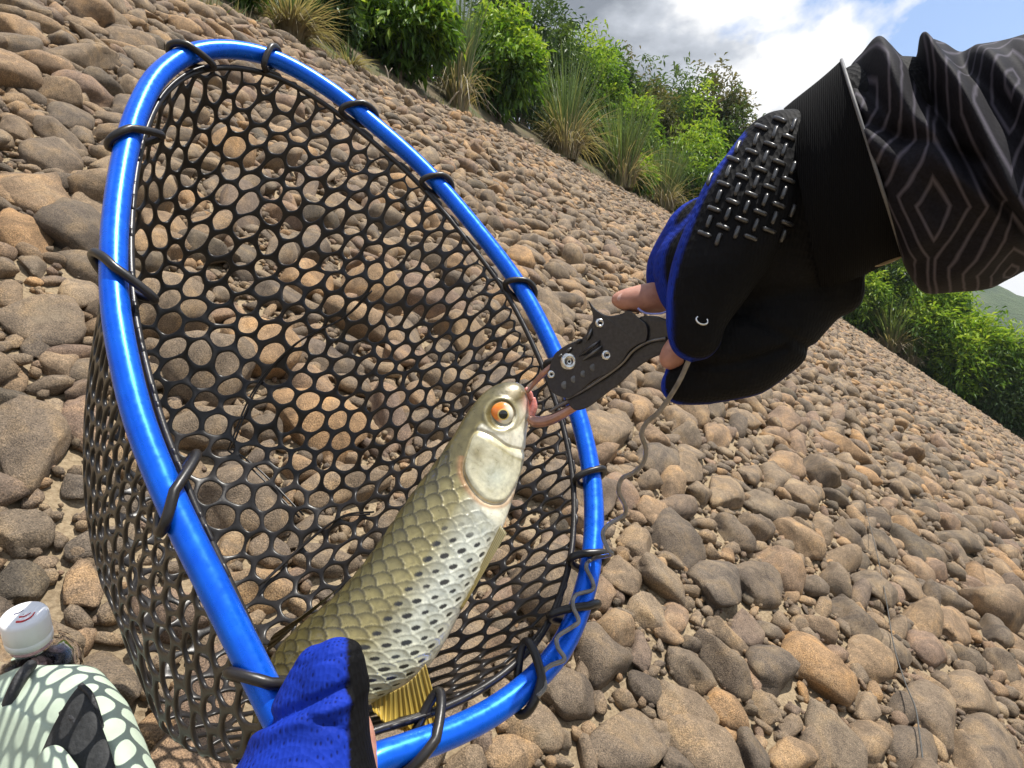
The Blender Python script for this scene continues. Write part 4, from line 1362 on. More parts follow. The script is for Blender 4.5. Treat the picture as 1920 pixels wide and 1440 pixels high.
def disc(c, r, axis, h, m, name, parent, n=24, dome=0.3, hole=0.0):
    """lathed screw head facing -axis"""
    axis = unit(np.asarray(axis, float))
    a1 = unit(np.cross(axis, [0, 0, 1.0])); a2 = np.cross(axis, a1)
    prof_ = [(0.001, -h * 0.4 if hole else -h), (hole * r, -h * 0.4 if hole else -h), (hole * r + 1e-5, -h), (r * 0.75, -h * (1 - dome * 0.3)), (r * 0.95, -h * 0.6), (r, 0), (r, h * 0.5)]
    V = np.concatenate([c + axis * z + rr_ * (np.cos(np.linspace(0, 2 * math.pi, n, endpoint=False))[:, None] * a1 + np.sin(np.linspace(0, 2 * math.pi, n, endpoint=False))[:, None] * a2) for rr_, z in prof_])
    i, j = np.meshgrid(np.arange(len(prof_) - 1), np.arange(n), indexing='ij'); j2 = (j + 1) % n
    return nobj(name, V, np.stack([i * n + j, i * n + j2, (i + 1) * n + j2, (i + 1) * n + j], -1).reshape(-1, 4), m, parent)

M_blk = plain('black_anodised', (0.030, 0.030, 0.033), 0.30, 0.2, bump_scale=500, bump_str=0.1)
M_steel = plain('bright_steel', (0.62, 0.61, 0.58), 0.25, 1.0, bump_scale=300, bump_str=0.1)
M_edge = plain('worn_edge_metal', (0.16, 0.155, 0.15), 0.35, 0.9)
M_jaw = plain('brown_jaw_metal', (0.36, 0.20, 0.15), 0.28, 0.7)
def gz(x, y):
    return 0.470 - 0.062 * (x - 1000) / 240.0
grip = empty('fish_gripper', P(1130, 670, gz(1130, 670)))
tag(grip, 'black metal lip gripper with silver screws clamped on the fish mouth', 'fish gripper')
upper = [(1030, 692), (1040, 664), (1064, 646), (1092, 634), (1107, 614), (1112, 592), (1103, 564), (1118, 580), (1140, 592), (1166, 588), (1180, 582), (1200, 598), (1214, 612), (1212, 638),
         (1196, 646), (1180, 658), (1164, 680), (1140, 700), (1112, 713), (1088, 733), (1066, 746), (1042, 740), (1028, 724)]
plate('side_plate', upper, gz, -0.0060, 0.0000, M_blk, grip, 1.6)
lower = [(1062, 742), (1090, 730), (1140, 698), (1166, 680), (1186, 658), (1216, 638), (1262, 628), (1272, 652), (1226, 670), (1192, 692), (1168, 714), (1132, 742), (1102, 764), (1076, 768)]
plate('lower_body', lower, gz, -0.0020, 0.0110, M_blk, grip, 2.0)
plate('inner_frame', [(1040, 672), (1090, 646), (1114, 600), (1180, 592), (1210, 604), (1216, 636), (1150, 690), (1070, 740), (1040, 730)], gz, 0.0004, 0.0100, M_blk, grip, 1.5)
plate('handle', [(1196, 598), (1228, 592), (1262, 600), (1352, 596), (1352, 648), (1262, 642), (1214, 640), (1198, 640)], gz, -0.0035, 0.0080, M_blk, grip, 2.5)
V, Fc = tube(catmull(np.array([P(x, y, gz(x, y) - 0.0040) for x, y in [(1062, 748), (1092, 733), (1140, 702), (1168, 680), (1188, 657), (1216, 641), (1250, 634)]]), 8), 0.0011, 8)
nobj('edge_trim', V, Fc, M_edge, grip)
for (x, y, r) in ((1125, 606, 9.5), (1137, 666, 10), (1067, 678, 17), (1034, 702, 8)):
    z = gz(x, y) - 0.0059
    disc(P(x, y, z), r * z / F, (0, 1, 0), 0.0022 if r < 12 else 0.0034, M_steel, 'screw', grip, hole=0.42)
M_slot = plain('dull_grey_metal', (0.13, 0.13, 0.13), 0.4, 0.5)
for (x, y, r) in ((1113, 689, 7.5), (1095, 701, 7), (1077, 711, 7), (1060, 722, 8)):
    z = gz(x, y) - 0.0058
    disc(P(x, y, z), r * z / F, (0, 1, 0), 0.0007, M_slot, 'dimple', grip, hole=0.0)
for a, b_, r in (((1086, 668), (1126, 638), 3.2), ((1092, 676), (1130, 648), 2.6), ((1100, 640), (1110, 616), 2.6), ((1080, 644), (1090, 636), 3.2), ((1062, 660), (1072, 652), 2.6), ((1048, 670), (1054, 664), 2.4)):
    z = gz(*a) - 0.0058
    V, Fc = tube(catmull([P(*a, z), P((a[0] + b_[0]) / 2, (a[1] + b_[1]) / 2, gz(*b_) - 0.0066), P(*b_, gz(*b_) - 0.0058)], 5), np.array([.3, .7, .9, 1, 1, 1, 1, 1, .9, .7, .3]) * r * z / F, 8)
    nobj('grip_rib', V, Fc, M_slot if r < 3 else M_blk, grip)
q = catmull(np.array([P(1042, 684, gz(1042, 684) + .002), P(1022, 698, .463), P(1002, 718, .468), P(988, 736, .4685)]), 6)
V, Fc = tube(q, np.linspace(0.0030, 0.0014, len(q)), 8); nobj('upper_jaw', V, Fc, M_jaw, grip)
q = catmull(np.array([P(1096, 750, gz(1096, 750) + .006), P(1062, 772, .458), P(1032, 787, .462), P(1006, 791, .464), P(990, 783, .464)]), 6)
V, Fc = tube(q, np.interp(np.linspace(0, 1, len(q)), [0, .4, .8, 1], [0.0030, 0.0040, 0.0046, 0.0024]), 10); nobj('lower_jaw', V, Fc, M_jaw, grip)
q = catmull(np.array([P(1084, 742, gz(1084, 742) + .004), P(1050, 760, .459), P(1030, 772, .462)]), 6)
V, Fc = tube(q, np.linspace(0.0024, 0.0010, len(q)), 8); nobj('jaw_spring', V, Fc, M_edge, grip)

# ------------------------------------------------------------------ coiled lanyard
lan_px = [(1318, 610, .352), (1300, 655, .358), (1272, 718, .37), (1237, 770, .385), (1213, 792, .395), (1203, 814, .40), (1211, 842, .41), (1206, 868, .415), (1188, 886, .42), (1166, 898, .425), (1160, 922, .43), (1172, 948, .44), (1170, 966, .445),
          (1141, 984, .445), (1130, 1002, .44), (1140, 1030, .435), (1146, 1040, .437), (1112, 1048, 0), (1099, 1062, 0), (1111, 1090, 0), (1110, 1106, 0), (1080, 1116, 0), (1074, 1136, 0), (1085, 1164, 0), (1072, 1176, 0), (1046, 1194, 0),
          (1046, 1214, 0), (1058, 1236, 0), (1032, 1248, 0), (1018, 1262, 0), (1022, 1288, 0), (1008, 1306, 0)]
lp = []
for k, (x, y, z) in enumerate(lan_px):
    if z == 0: z = hoopZ(x, y) - 0.0125 + 0.002 * math.sin(k * 1.6)
    lp.append(P(x, y, z))
lan_m, nt, b = mat('clear_grey_plastic')
t = nd(nt, 'ShaderNodeTexCoord')
n = nd(nt, 'ShaderNodeTexNoise', {'Vector': t.outputs['Object'], 'Scale': 150.0})
nt.links.new(ramp(nt, n.outputs['Fac'], [(0.3, (0.16, 0.145, 0.125)), (0.7, (0.28, 0.255, 0.225))]), b.inputs['Base Color'])
b.inputs['Roughness'].default_value = 0.10
b.inputs['Specular IOR Level'].default_value = 0.8
b.inputs['Transmission Weight'].default_value = 0.25
V, Fc = tube(catmull(np.array(lp), 8), 0.0016, 10)
tag(nobj('coiled_lanyard', V, Fc, lan_m), 'stretched clear grey coiled lanyard running from the glove to the hoop', 'lanyard')

# ------------------------------------------------------------------ person: gloved hands and sleeve of whoever holds the camera
def blob(chains, voxel=0.0024, smooth=6):
    parts_ = []
    for ch in chains:
        c = np.array([P(x, y, z) for x, y, z, r in ch]); r = np.array([r_ * z / F for x, y, z, r_ in ch])
        m_ = 12
        if len(c) > 1:
            cc = catmull(np.c_[c, r], m_)
        else:
            cc = np.c_[c, r]
        V0, F0 = ICO[3]
        for q in cc[::2]:
            parts_.append((V0 * q[3] + q[:3], [F0]))
    V, Fc = merge(parts_)
    tmp = nobj('tmp_blob', V, Fc, None)
    md = tmp.modifiers.new('r', 'REMESH'); md.mode = 'VOXEL'; md.voxel_size = voxel
    md = tmp.modifiers.new('s', 'SMOOTH'); md.iterations = smooth; md.factor = 0.6
    dg_ = bpy.context.evaluated_depsgraph_get()
    me = bpy.data.meshes.new_from_object(tmp.evaluated_get(dg_))
    bpy.data.objects.remove(tmp)
    me.polygons.foreach_set('use_smooth', np.ones(len(me.polygons), bool))
    return me
def mesh_np(me):
    V = np.zeros(len(me.vertices) * 3, np.float32); me.vertices.foreach_get('co', V)
    N = np.zeros(len(me.vertices) * 3, np.float32); me.vertices.foreach_get('normal', N)
    return V.reshape(-1, 3).astype(float), N.reshape(-1, 3).astype(float)
def set_attr(me, name, a):
    at = me.attributes.new(name, 'FLOAT', 'POINT'); at.data.foreach_set('value', np.asarray(a, np.float32))

def glove_material(name):
    m, nt, b = mat(name)
    at = nd(nt, 'ShaderNodeAttribute', attribute_type='GEOMETRY', attribute_name='blue_fabric')
    t = nd(nt, 'ShaderNodeTexCoord')
    mp_ = nd(nt, 'ShaderNodeMapping', {'Vector': t.outputs['Object'], 'Scale': (1.0, 1.0, 0.45)})
    v = nd(nt, 'ShaderNodeTexVoronoi', {'Vector': mp_.outputs[0], 'Scale': 430.0, 'Randomness': 0.35})
    n = nd(nt, 'ShaderNodeTexNoise', {'Vector': t.outputs['Object'], 'Scale': 40.0, 'Detail': 5.0})
    bl = mix_rgb(nt, 1.0, ramp(nt, v.outputs['Distance'], [(0.12, (0.003, 0.011, 0.12)), (0.32, (0.008, 0.032, 0.33))]), ramp(nt, n.outputs['Fac'], [(0.3, (0.75, 0.75, 0.75)), (0.7, (1.2, 1.2, 1.2))]), 'MULTIPLY')
    bk = mix_rgb(nt, 1.0, (0.0042, 0.0042, 0.005), ramp(nt, n.outputs['Fac'], [(0.3, (0.6, 0.6, 0.6)), (0.7, (1.4, 1.4, 1.4))]), 'MULTIPLY')
    c = mix_rgb(nt, at.outputs['Fac'], bk, bl)
    nt.links.new(c, b.inputs['Base Color'])
    b.inputs['Roughness'].default_value = 0.72
    b.inputs['Specular IOR Level'].default_value = 0.12
    bump(nt, b, v.outputs['Distance'], 0.5, 0.0012)
    return m
M_glove = glove_material('glove_fabric')
M_skin, nt, b = mat('skin')
t = nd(nt, 'ShaderNodeTexCoord')
n = nd(nt, 'ShaderNodeTexNoise', {'Vector': t.outputs['Object'], 'Scale': 160.0, 'Detail': 6.0})
nt.links.new(ramp(nt, n.outputs['Fac'], [(0.3, (0.36, 0.165, 0.115)), (0.7, (0.50, 0.255, 0.185))]), b.inputs['Base Color'])
b.inputs['Roughness'].default_value = 0.5
b.inputs['Subsurface Weight'].default_value = 0.12
b.inputs['Subsurface Radius'].default_value = (0.006, 0.002, 0.001)
bump(nt, b, n.outputs['Fac'], 0.3, 0.0008)

person = empty('person', P(1500, 420, 0.375))
tag(person, 'person in dark patterned sleeve and black-and-blue gloves gripping net and fish gripper', 'person')
# right hand
R_ch = [
 [(1640, 300, .360, 175), (1570, 350, .366, 165), (1500, 400, .374, 150), (1420, 455, .384, 132), (1335, 510, .395, 108)],
 [(1470, 300, .360, 90), (1400, 390, .352, 92), (1342, 500, .350, 80), (1303, 590, .352, 58), (1300, 628, .354, 50)],
 [(1335, 460, .405, 95), (1290, 500, .425, 75), (1262, 535, .432, 48)],
 [(1540, 500, .380, 66), (1480, 560, .385, 88), (1420, 620, .385, 86), (1350, 660, .386, 78), (1300, 690, .392, 54)],
 [(1440, 640, .385, 70), (1400, 680, .383, 62), (1340, 708, .384, 50), (1275, 722, .388, 37)],
 [(1480, 500, .390, 105), (1420, 570, .395, 105), (1340, 620, .405, 70)],
 [(1560, 525, .372, 54), (1572, 545, .372, 46)],
]
me = blob(R_ch, 0.0026, 7)
V, N = mesh_np(me)
pr_ = project(V)
bl = np.clip((N[:, 1] + 0.40) / 0.12, 0, 1) * np.where((pr_[:, 0] < 1400) & (N[:, 0] < -0.15), 0.9, np.where((N[:, 2] < 0.1) & (pr_[:, 1] > 640), 0.35, 0))
bl = np.maximum(bl, np.exp(-((pr_[:, 0] - 1252) / 7) ** 2) * ((pr_[:, 1] > 560) & (pr_[:, 1] < 690) & (V[:, 1] < .36)))
# soft puckers in the cloth
pk = np.array([mnoise.noise(Vector((v[0] * 38, v[1] * 38, v[2] * 38))) for v in V]) * 0.0016
gv_ = (pr_[:, 1] - 684) - 0.10 * (pr_[:, 0] - 1300) + 0.0016 * (pr_[:, 0] - 1300) ** 2
pk -= 0.0030 * np.exp(-(gv_ / 8) ** 2) * ((pr_[:, 0] > 1245) & (pr_[:, 0] < 1480) & (N[:, 1] < 0.1))
gv_ = (pr_[:, 1] - 600) - 0.55 * (pr_[:, 0] - 1420)
pk -= 0.0022 * np.exp(-(gv_ / 10) ** 2) * ((pr_[:, 0] > 1390) & (pr_[:, 0] < 1560) & (N[:, 1] < 0.1))
V2 = V + N * pk[:, None]
me.vertices.foreach_set('co', V2.astype(np.float32).ravel())
set_attr(me, 'blue_fabric', bl)
me.materials.append(M_glove)
glove_r = put(bpy.data.objects.new('glove', me), person)
glove_r['label'] = 'black glove with blue edges and studded grip pad'
bvh = BVHTree.FromPolygons([Vector(v) for v in V2], [p.vertices[:] for p in me.polygons])
def on_surface(x, y, tree=bvh):
    d = Vector(P(x, y, 1.0)) - Vector((0, 0, CZ))
    hit = tree.ray_cast(Vector((0, 0, CZ)), d.normalized())
    return (np.array(hit[0]), np.array(hit[1])) if hit[0] is not None else (None, None)
# studded pad: short raised bars in a tread pattern
M_stud = plain('rubber_stud', (0.030, 0.030, 0.032), 0.28, 0.0, coat=0.3)
sv_, sf_ = [], []
u1 = np.array([0.93, 0.36]); u2 = np.array([-0.36, 0.93])
for a in range(-5, 6):
    for b_ in range(-2, 13):
        c = np.array([1428, 240]) + u1 * a * 27 + u2 * b_ * 25
        if c[0] < 1320 or c[0] > 1490 - max(0, (260 - c[1])) * 0.1 or c[1] < 200 or c[1] > 455 or c[0] + 1.0 * c[1] < 1625: continue
        d = (u1 if (a + b_) % 2 == 0 else u2) * 10.0
        p0, n0 = on_surface(*(c - d)); p1, n1_ = on_surface(*(c + d))
        if p0 is None or p1 is None or np.linalg.norm(p1 - p0) > 0.016: continue
        m_ = (p0 + p1) / 2 + n0 * 0.0010
        Vt_, Ft_ = tube(catmull([p0 - n0 * 0.0004, p0 + n0 * .0007, m_, p1 + n1_ * .0007, p1 - n1_ * 0.0004], 2), np.array([.4, .8, 1, 1, 1, 1, .95, .8, .4]) * 0.0013, 6)
        sv_.append((Vt_, Ft_))
for Vt_, Ft_ in sv_:
    o = nobj('grip_stud', Vt_, Ft_, M_stud)
    o.parent = glove_r
    o.matrix_parent_inverse = Matrix.Identity(4)
# finger skin showing past the cut glove fingers
def skin_finger(ch, label=None, name='fingertip'):
    me = blob([ch], 0.0012, 4); me.materials.append(M_skin)
    return put(bpy.data.objects.new(name, me), person)
skin_finger([(1300, 548, .424, 36), (1250, 556, .424, 32), (1205, 560, .424, 27), (1172, 562, .424, 20), (1160, 562, .424, 14)])
skin_finger([(1300, 640, .388, 38), (1272, 660, .385, 30), (1258, 672, .384, 22)])
nail = plain('fingernail', (0.55, 0.33, 0.27), 0.25, coat=0.3)
V, Fc = ellipsoid(P(1172, 556, .4195), [[.006, 0.001, 0.0015], [0, .0012, 0], [0.0005, 0, .0035]], 3)
nobj('fingernail', V, Fc, nail, person)
# thread at the cut edge, buckle, metal ring
M_thr = plain('pale_blue_thread', (0.22, 0.26, 0.62), 0.6)
V, Fc = tube(catmull(np.array([P(1255, 582, .394), P(1238, 588, .396), P(1215, 588, .400), P(1204, 584, .401), P(1196, 578, .402)]), 6), 0.0007, 6)
nobj('loose_thread', V, Fc, M_thr, person)
p0, n0 = on_surface(1316, 600)
ra = unit(np.cross(n0, [0.3, 0, 1.0])); rb_ = np.cross(n0, ra)
aa = np.linspace(0, 2 * math.pi, 24, endpoint=False)
V, Fc = tube(p0 + n0 * 0.0004 + (np.cos(aa)[:, None] * ra + np.sin(aa)[:, None] * (rb_ * 0.6 + n0 * 0.6)) * 0.0032, 0.0006, 8, closed=True)
nobj('clip_ring', V, Fc, M_steel, person)

# glove cuff
def loft(name, top, bot, zc, depth, m, parent, ns_=60, nph_=96, disp=None, uvs=(1, 1), caps=True, dome=1.0):
    Tp = catmull(np.array(top, float), 30); Tp = Tp[np.linspace(0, len(Tp) - 1, ns_).astype(int)]
    Bp = catmull(np.array(bot, float), 30); Bp = Bp[np.linspace(0, len(Bp) - 1, ns_).astype(int)]
    ph = np.linspace(0, 2 * math.pi, nph_, endpoint=False)
    s_ = np.linspace(0, 1, ns_)
    Z = np.interp(s_, np.linspace(0, 1, len(zc)), zc)
    dp = np.interp(s_, np.linspace(0, 1, len(depth)), depth)
    l_ = (1 - np.cos(ph)) / 2
    PX = Tp[:, None, 0] * (1 - l_) + Bp[:, None, 0] * l_
    PY = Tp[:, None, 1] * (1 - l_) + Bp[:, None, 1] * l_
    fr = np.sin(ph)
    zz = Z[:, None] - dp[:, None] * np.sign(fr) * np.abs(fr) ** dome
    d_ = disp(PX, PY, fr[None, :] * np.ones_like(PX), s_[:, None] * np.ones_like(PX)) if disp else 0
    X_ = np.stack([(PX - 960) / F * zz, zz, (720 - PY) / F * zz + CZ], -1)
    cen_ = X_.mean(1, keepdims=True)
    nn = unit(X_ - cen_)
    X_ = X_ + nn * (d_[..., None] if disp else 0)
    i, j = np.meshgrid(np.arange(ns_ - 1), np.arange(nph_), indexing='ij'); j2 = (j + 1) % nph_
    q = np.stack([i * nph_ + j, i * nph_ + j2, (i + 1) * nph_ + j2, (i + 1) * nph_ + j], -1).reshape(-1, 4)
    uv = np.stack([PX / 1000 * uvs[0] + 0 * PY, np.where(ph <= math.pi, ph, ph)[None, :] / (2 * math.pi) * uvs[1] + 0 * PX], -1).reshape(-1, 2)
    V = X_.reshape(-1, 3)
    o = nobj(name, V, q, m, parent, uv=uv)
    return o, X_
cuff_m, nt, b = mat('black_knit_cuff')
t = nd(nt, 'ShaderNodeTexCoord')
uvn = nd(nt, 'ShaderNodeUVMap')
wv = nd(nt, 'ShaderNodeTexWave', {'Vector': uvn.outputs[0], 'Scale': 26.0, 'Distortion': 1.5, 'Detail': 2.0}, bands_direction='X')
nt.links.new(ramp(nt, wv.outputs['Fac'], [(0.2, (0.003, 0.003, 0.0035)), (0.8, (0.006, 0.006, 0.0065))]), b.inputs['Base Color'])
b.inputs['Roughness'].default_value = 0.85
b.inputs['Specular IOR Level'].default_value = 0.06
bump(nt, b, wv.outputs['Fac'], 0.25, 0.0015)
cuff, CX = loft('cuff', [(1470, 206), (1500, 178), (1540, 142), (1577, 110)], [(1540, 545), (1580, 530), (1640, 510), (1694, 482)], [.372, .366, .358], [.050, .055, .058], cuff_m, glove_r, 40, 90, uvs=(3, 1), dome=0.85,
                disp=lambda x, y, f, s: 0.0012 * np.sin(x * 0.05 + y * 0.02))
cuff.parent = person; cuff.matrix_parent_inverse = Matrix.Translation(-Vector(person.location))
V, Fc = tube(CX[-1], 0.0009, 8, closed=True)
nobj('cuff_piping', V, Fc, plain('grey_piping', (0.10, 0.10, 0.105), 0.6), person)
bz_ = .335
plate('strap_buckle', [(1628, 484), (1655, 470), (1690, 462), (1700, 476), (1672, 492), (1640, 500)], lambda x, y: .345, 0.0, .012, plain('tan_webbing', (0.30, 0.24, 0.16), 0.6), person, 2.0)
V, Fc = tube(catmull(np.array([P(1636, 488, .343), P(1646, 482, .342), P(1656, 470, .343)]), 5), 0.0016, 8)
nobj('buckle_bar', V, Fc, M_steel, person)

# sleeve with nested diamond print
slv, nt, b = mat('dark_patterned_sleeve')
uvn = nd(nt, 'ShaderNodeUVMap')
sep = nd(nt, 'ShaderNodeSeparateXYZ', {0: uvn.outputs[0]})
t = nd(nt, 'ShaderNodeTexCoord')
wob = nd(nt, 'ShaderNodeTexNoise', {'Vector': t.outputs['Object'], 'Scale': 22.0, 'Detail': 3.0})
def M2(op, a, b_=None):
    n_ = nt.nodes.new('ShaderNodeMath'); n_.operation = op
    for k_, v_ in ((0, a), (1, b_)):
        if v_ is None: continue
        if isinstance(v_, (int, float)): n_.inputs[k_].default_value = v_
        else: nt.links.new(v_, n_.inputs[k_])
    return n_.outputs[0]
uu = M2('ADD', sep.outputs[0], M2('MULTIPLY', wob.outputs['Fac'], 0.10))
vv = M2('ADD', sep.outputs[1], M2('MULTIPLY', wob.outputs['Fac'], 0.08))
row = M2('FLOOR', vv)
ax_ = M2('ABSOLUTE', M2('SUBTRACT', M2('FRACT', uu), 0.5))
ay_ = M2('ABSOLUTE', M2('SUBTRACT', M2('FRACT', vv), 0.5))
# hexagon-like nesting: flat sides and pointed ends
hx = M2('MAXIMUM', M2('ADD', M2('MULTIPLY', ay_, 0.62), M2('MULTIPLY', ax_, 0.85)), M2('MULTIPLY', ax_, 1.15))
fr_ = M2('FRACT', M2('MULTIPLY', hx, 10.0))
line = M2('SUBTRACT', 1.0, M2('MULTIPLY', M2('ABSOLUTE', M2('SUBTRACT', fr_, 0.5)), 6.0))
line = M2('MAXIMUM', line, 0.0)
fine = nd(nt, 'ShaderNodeTexNoise', {'Vector': t.outputs['Object'], 'Scale': 600.0, 'Detail': 2.0})
basec = mix_rgb(nt, 1.0, (0.0085, 0.0080, 0.0115), ramp(nt, fine.outputs['Fac'], [(0.3, (0.7, 0.7, 0.7)), (0.7, (1.3, 1.3, 1.3))]), 'MULTIPLY')
nt.links.new(mix_rgb(nt, line, basec, (0.080, 0.073, 0.092)), b.inputs['Base Color'])
b.inputs['Roughness'].default_value = 0.75
b.inputs['Specular IOR Level'].default_value = 0.12
bump(nt, b, fine.outputs['Fac'], 0.25, 0.0006)
def folds(x, y, f, s):
    c = 0.80 * x - 0.60 * y
    w = np.clip((f + 0.35) / 0.5, 0, 1)
    d = 0
    for c0, wd, am in ((1248, 26, .011), (1285, 14, -.010), (1322, 20, .013), (1372, 22, -.007), (1415, 26, .007), (1190, 20, -.006), (1150, 30, .005), (1470, 20, -.006)):
        cc = c + 14 * np.sin(y / 70.0 + c0)
        fade = np.exp(-((y - (120 + (c0 - 1248) * 0.9)) / 260) ** 2)
        d = d + am * np.exp(-((cc - c0) / wd) ** 2) * fade
    # cross crease and soft lower bag of cloth
    c2 = 0.30 * x - 0.95 * y
    d = d - 0.006 * np.exp(-((c2 - 268) / 14) ** 2) * (x < 1850)
    d = d + 0.005 * np.exp(-((c2 - 225) / 30) ** 2)
    d = d * w * np.clip((f + 0.1) / 0.6, 0.25, 1)
    nzv = 0.0022 * np.sin(x * 0.035 + y * 0.028 + 2 * np.sin(y * .012)) * np.sin(y * 0.02 + x * .006)
    return d + nzv
top = [(1588, 140), (1600, 118), (1640, 92), (1664, 82), (1690, 98), (1714, 108), (1728, 80), (1744, 66), (1768, 76), (1800, 94), (1835, 84), (1870, 76), (1920, 66), (2000, 40), (2150, 0)]
bot = [(1680, 440), (1690, 480), (1700, 512), (1716, 534), (1738, 546), (1770, 548), (1800, 548), (1830, 546), (1860, 540), (1885, 528), (1905, 518), (1920, 510), (1960, 496), (2020, 480), (2150, 450)]
sleeve, SX_ = loft('sleeve', top, bot, [.356, .350, .340, .325], [.052, .060, .064, .066], slv, person, 170, 220, disp=folds, uvs=(3.4, 3.2), dome=0.9)
# bare forearm inside the sleeve so that arm and glove are one body
me = blob([[(1560, 330, .366, 120), (1640, 300, .358, 120), (1800, 300, .345, 130), (2050, 260, .33, 140)]], 0.004, 4); me.materials.append(M_skin)
put(bpy.data.objects.new('forearm', me), person)

# left hand holding the hoop and the tail end of the fish
L_ch = [[(632, 1238, .296, 42), (624, 1268, .297, 62), (612, 1330, .296, 78), (588, 1420, .292, 108), (556, 1560, .285, 165)],
        [(592, 1246, .298, 36), (588, 1275, .298, 48), (575, 1335, .297, 66)], [(648, 1232, .297, 34), (652, 1290, .297, 42)]]
me = blob(L_ch, 0.0018, 5)
V, N = mesh_np(me); pr_ = project(V)
cr = (pr_[:, 1] - 1345) + 0.42 * (pr_[:, 0] - 520) + 0.0012 * (pr_[:, 0] - 520) ** 2 * 0
dcr = -0.0030 * np.exp(-(cr / 11) ** 2) * (pr_[:, 0] < 655) + 0.0028 * np.exp(-((cr - 26) / 16) ** 2) * (pr_[:, 0] < 660)
cr2 = (pr_[:, 1] - 1352) - 0.35 * (pr_[:, 0] - 600)
dcr += -0.0018 * np.exp(-(cr2 / 9) ** 2) * (pr_[:, 0] > 575) * (pr_[:, 0] < 655)
cr3 = (pr_[:, 1] - 1212) + 0.22 * (pr_[:, 0] - 620)
dcr += -0.0008 * np.exp(-((cr3 - 22) / 3) ** 2)
V = V + N * dcr[:, None]
me.vertices.foreach_set('co', V.astype(np.float32).ravel())
set_attr(me, 'blue_fabric', np.clip((652 + 0.02 * (pr_[:, 1] - 1200) - pr_[:, 0]) / 5, 0, 1) * (N[:, 1] < 0.5))
me.materials.append(M_glove)
glove_l = put(bpy.data.objects.new('glove', me), person)
glove_l['label'] = 'bright blue mesh glove finger with black side panel'
skin_finger([(640, 1340, .312, 42), (668, 1380, .308, 34), (674, 1440, .304, 34), (665, 1520, .298, 40)], name='finger')

# ------------------------------------------------------------------ bag and bottle
def pillow(name, outline, zf, bulge, back, m, parent, uvscale=None):
    p = catmull(np.array(outline, float), 8, closed=True)
    c = p.mean(0)
    n = len(p); rings = 16
    ks = np.cos(np.linspace(0, math.pi / 2, rings))      # 1 .. 0
    Vs = []
    for s in (1, -1):
        for k in ks[:-1]:
            q = c + (p - c) * k
            dep = math.sqrt(max(0, 1 - k ** 2.4))
            Vs.append(np.array([P(x, y, zf(x, y) - (bulge if s > 0 else -back) * dep) for x, y in q]))
        Vs.append(np.array([P(c[0], c[1], zf(*c) - (bulge if s > 0 else -back))]))
    V = np.concatenate(Vs)
    half = (rings - 1) * n + 1
    fs = []
    k = np.arange(n); k2 = (k + 1) % n
    q4, q3 = [], []
    for h, off_ in ((0, 0), (1, half)):
        for r in range(rings - 2):
            a = np.stack([off_ + r * n + k, off_ + r * n + k2, off_ + (r + 1) * n + k2, off_ + (r + 1) * n + k], 1)
            q4.append(a if h == 0 else a[:, ::-1])
        a = np.stack([off_ + (rings - 2) * n + k, off_ + (rings - 2) * n + k2, np.full(n, off_ + half - 1)], 1)
        q3.append(a if h == 0 else a[:, ::-1])
    seam = np.stack([k, half + k, half + k2, k2], 1)
    q4.append(seam)
    nzv = np.array([mnoise.noise(Vector(v * 22)) * 0.004 + mnoise.noise(Vector(v * 60)) * 0.0012 for v in V])
    V = V + np.array([0, -1, 0]) * nzv[:, None]
    return nobj(name, V, [np.concatenate(q4), np.concatenate(q3)], m, parent)
M_green = plain('pale_green_canvas', (0.40, 0.475, 0.375), 0.75, bump_scale=45, bump_str=0.25, bump_d=0.003, var=0.4)
M_dark = plain('black_nylon', (0.016, 0.017, 0.018), 0.75, bump_scale=250, bump_str=0.5, bump_d=0.002)
M_zip = plain('black_zip_tape', (0.022, 0.022, 0.024), 0.6, bump_scale=350, bump_str=0.6, bump_d=0.002)
bagp = empty('backpack', P(100, 1420, 0.60))
tag(bagp, 'pale green backpack with black zip and open dark pocket lying on the stones', 'backpack')
zb = lambda x, y: 0.585 - 0.00022 * (y - 1250)
pillow('main_panel', [(-90, 1320), (-30, 1282), (10, 1262), (50, 1249), (110, 1246), (165, 1247), (198, 1262), (225, 1300), (252, 1350), (280, 1410), (315, 1500), (330, 1620), (150, 1690), (-90, 1660)], zb, 0.045, 0.07, M_green, bagp)
zz2 = lambda x, y: zb(x, y) - 0.046
pillow('dark_pocket', [(150, 1286), (168, 1308), (184, 1345), (200, 1395), (222, 1470), (225, 1560), (90, 1560), (70, 1450), (84, 1395), (112, 1340)], zz2, 0.004, 0.02, M_dark, bagp)
pillow('pocket_flap', [(98, 1398), (118, 1404), (136, 1424), (150, 1460), (150, 1560), (60, 1560), (66, 1450), (78, 1410)], lambda x, y: zb(x, y) - 0.056, 0.006, 0.012, M_green, bagp)
q = catmull(np.array([P(58, 1247, .566), P(40, 1268, .548), P(22, 1305, .538), P(8, 1345, .532), (P(-8, 1390, .528))]), 10)
V, Fc = tube(q, 0.0052, 10); nobj('zip', V, Fc, M_zip, bagp)
q = catmull(np.array([P(104, 1338, .530), P(130, 1340, .520), P(146, 1360, .515), P(156, 1400, .512), P(160, 1470, .510)]), 8)
V, Fc = tube(q, 0.0038, 10); nobj('binding', V, Fc, M_zip, bagp)
q = catmull(np.array([P(150, 1284, .530), P(170, 1304, .527), P(186, 1350, .522), P(198, 1400, .518), P(212, 1470, .512)]), 8)
V, Fc = tube(q, 0.0024, 8); nobj('piping', V, Fc, M_zip, bagp)

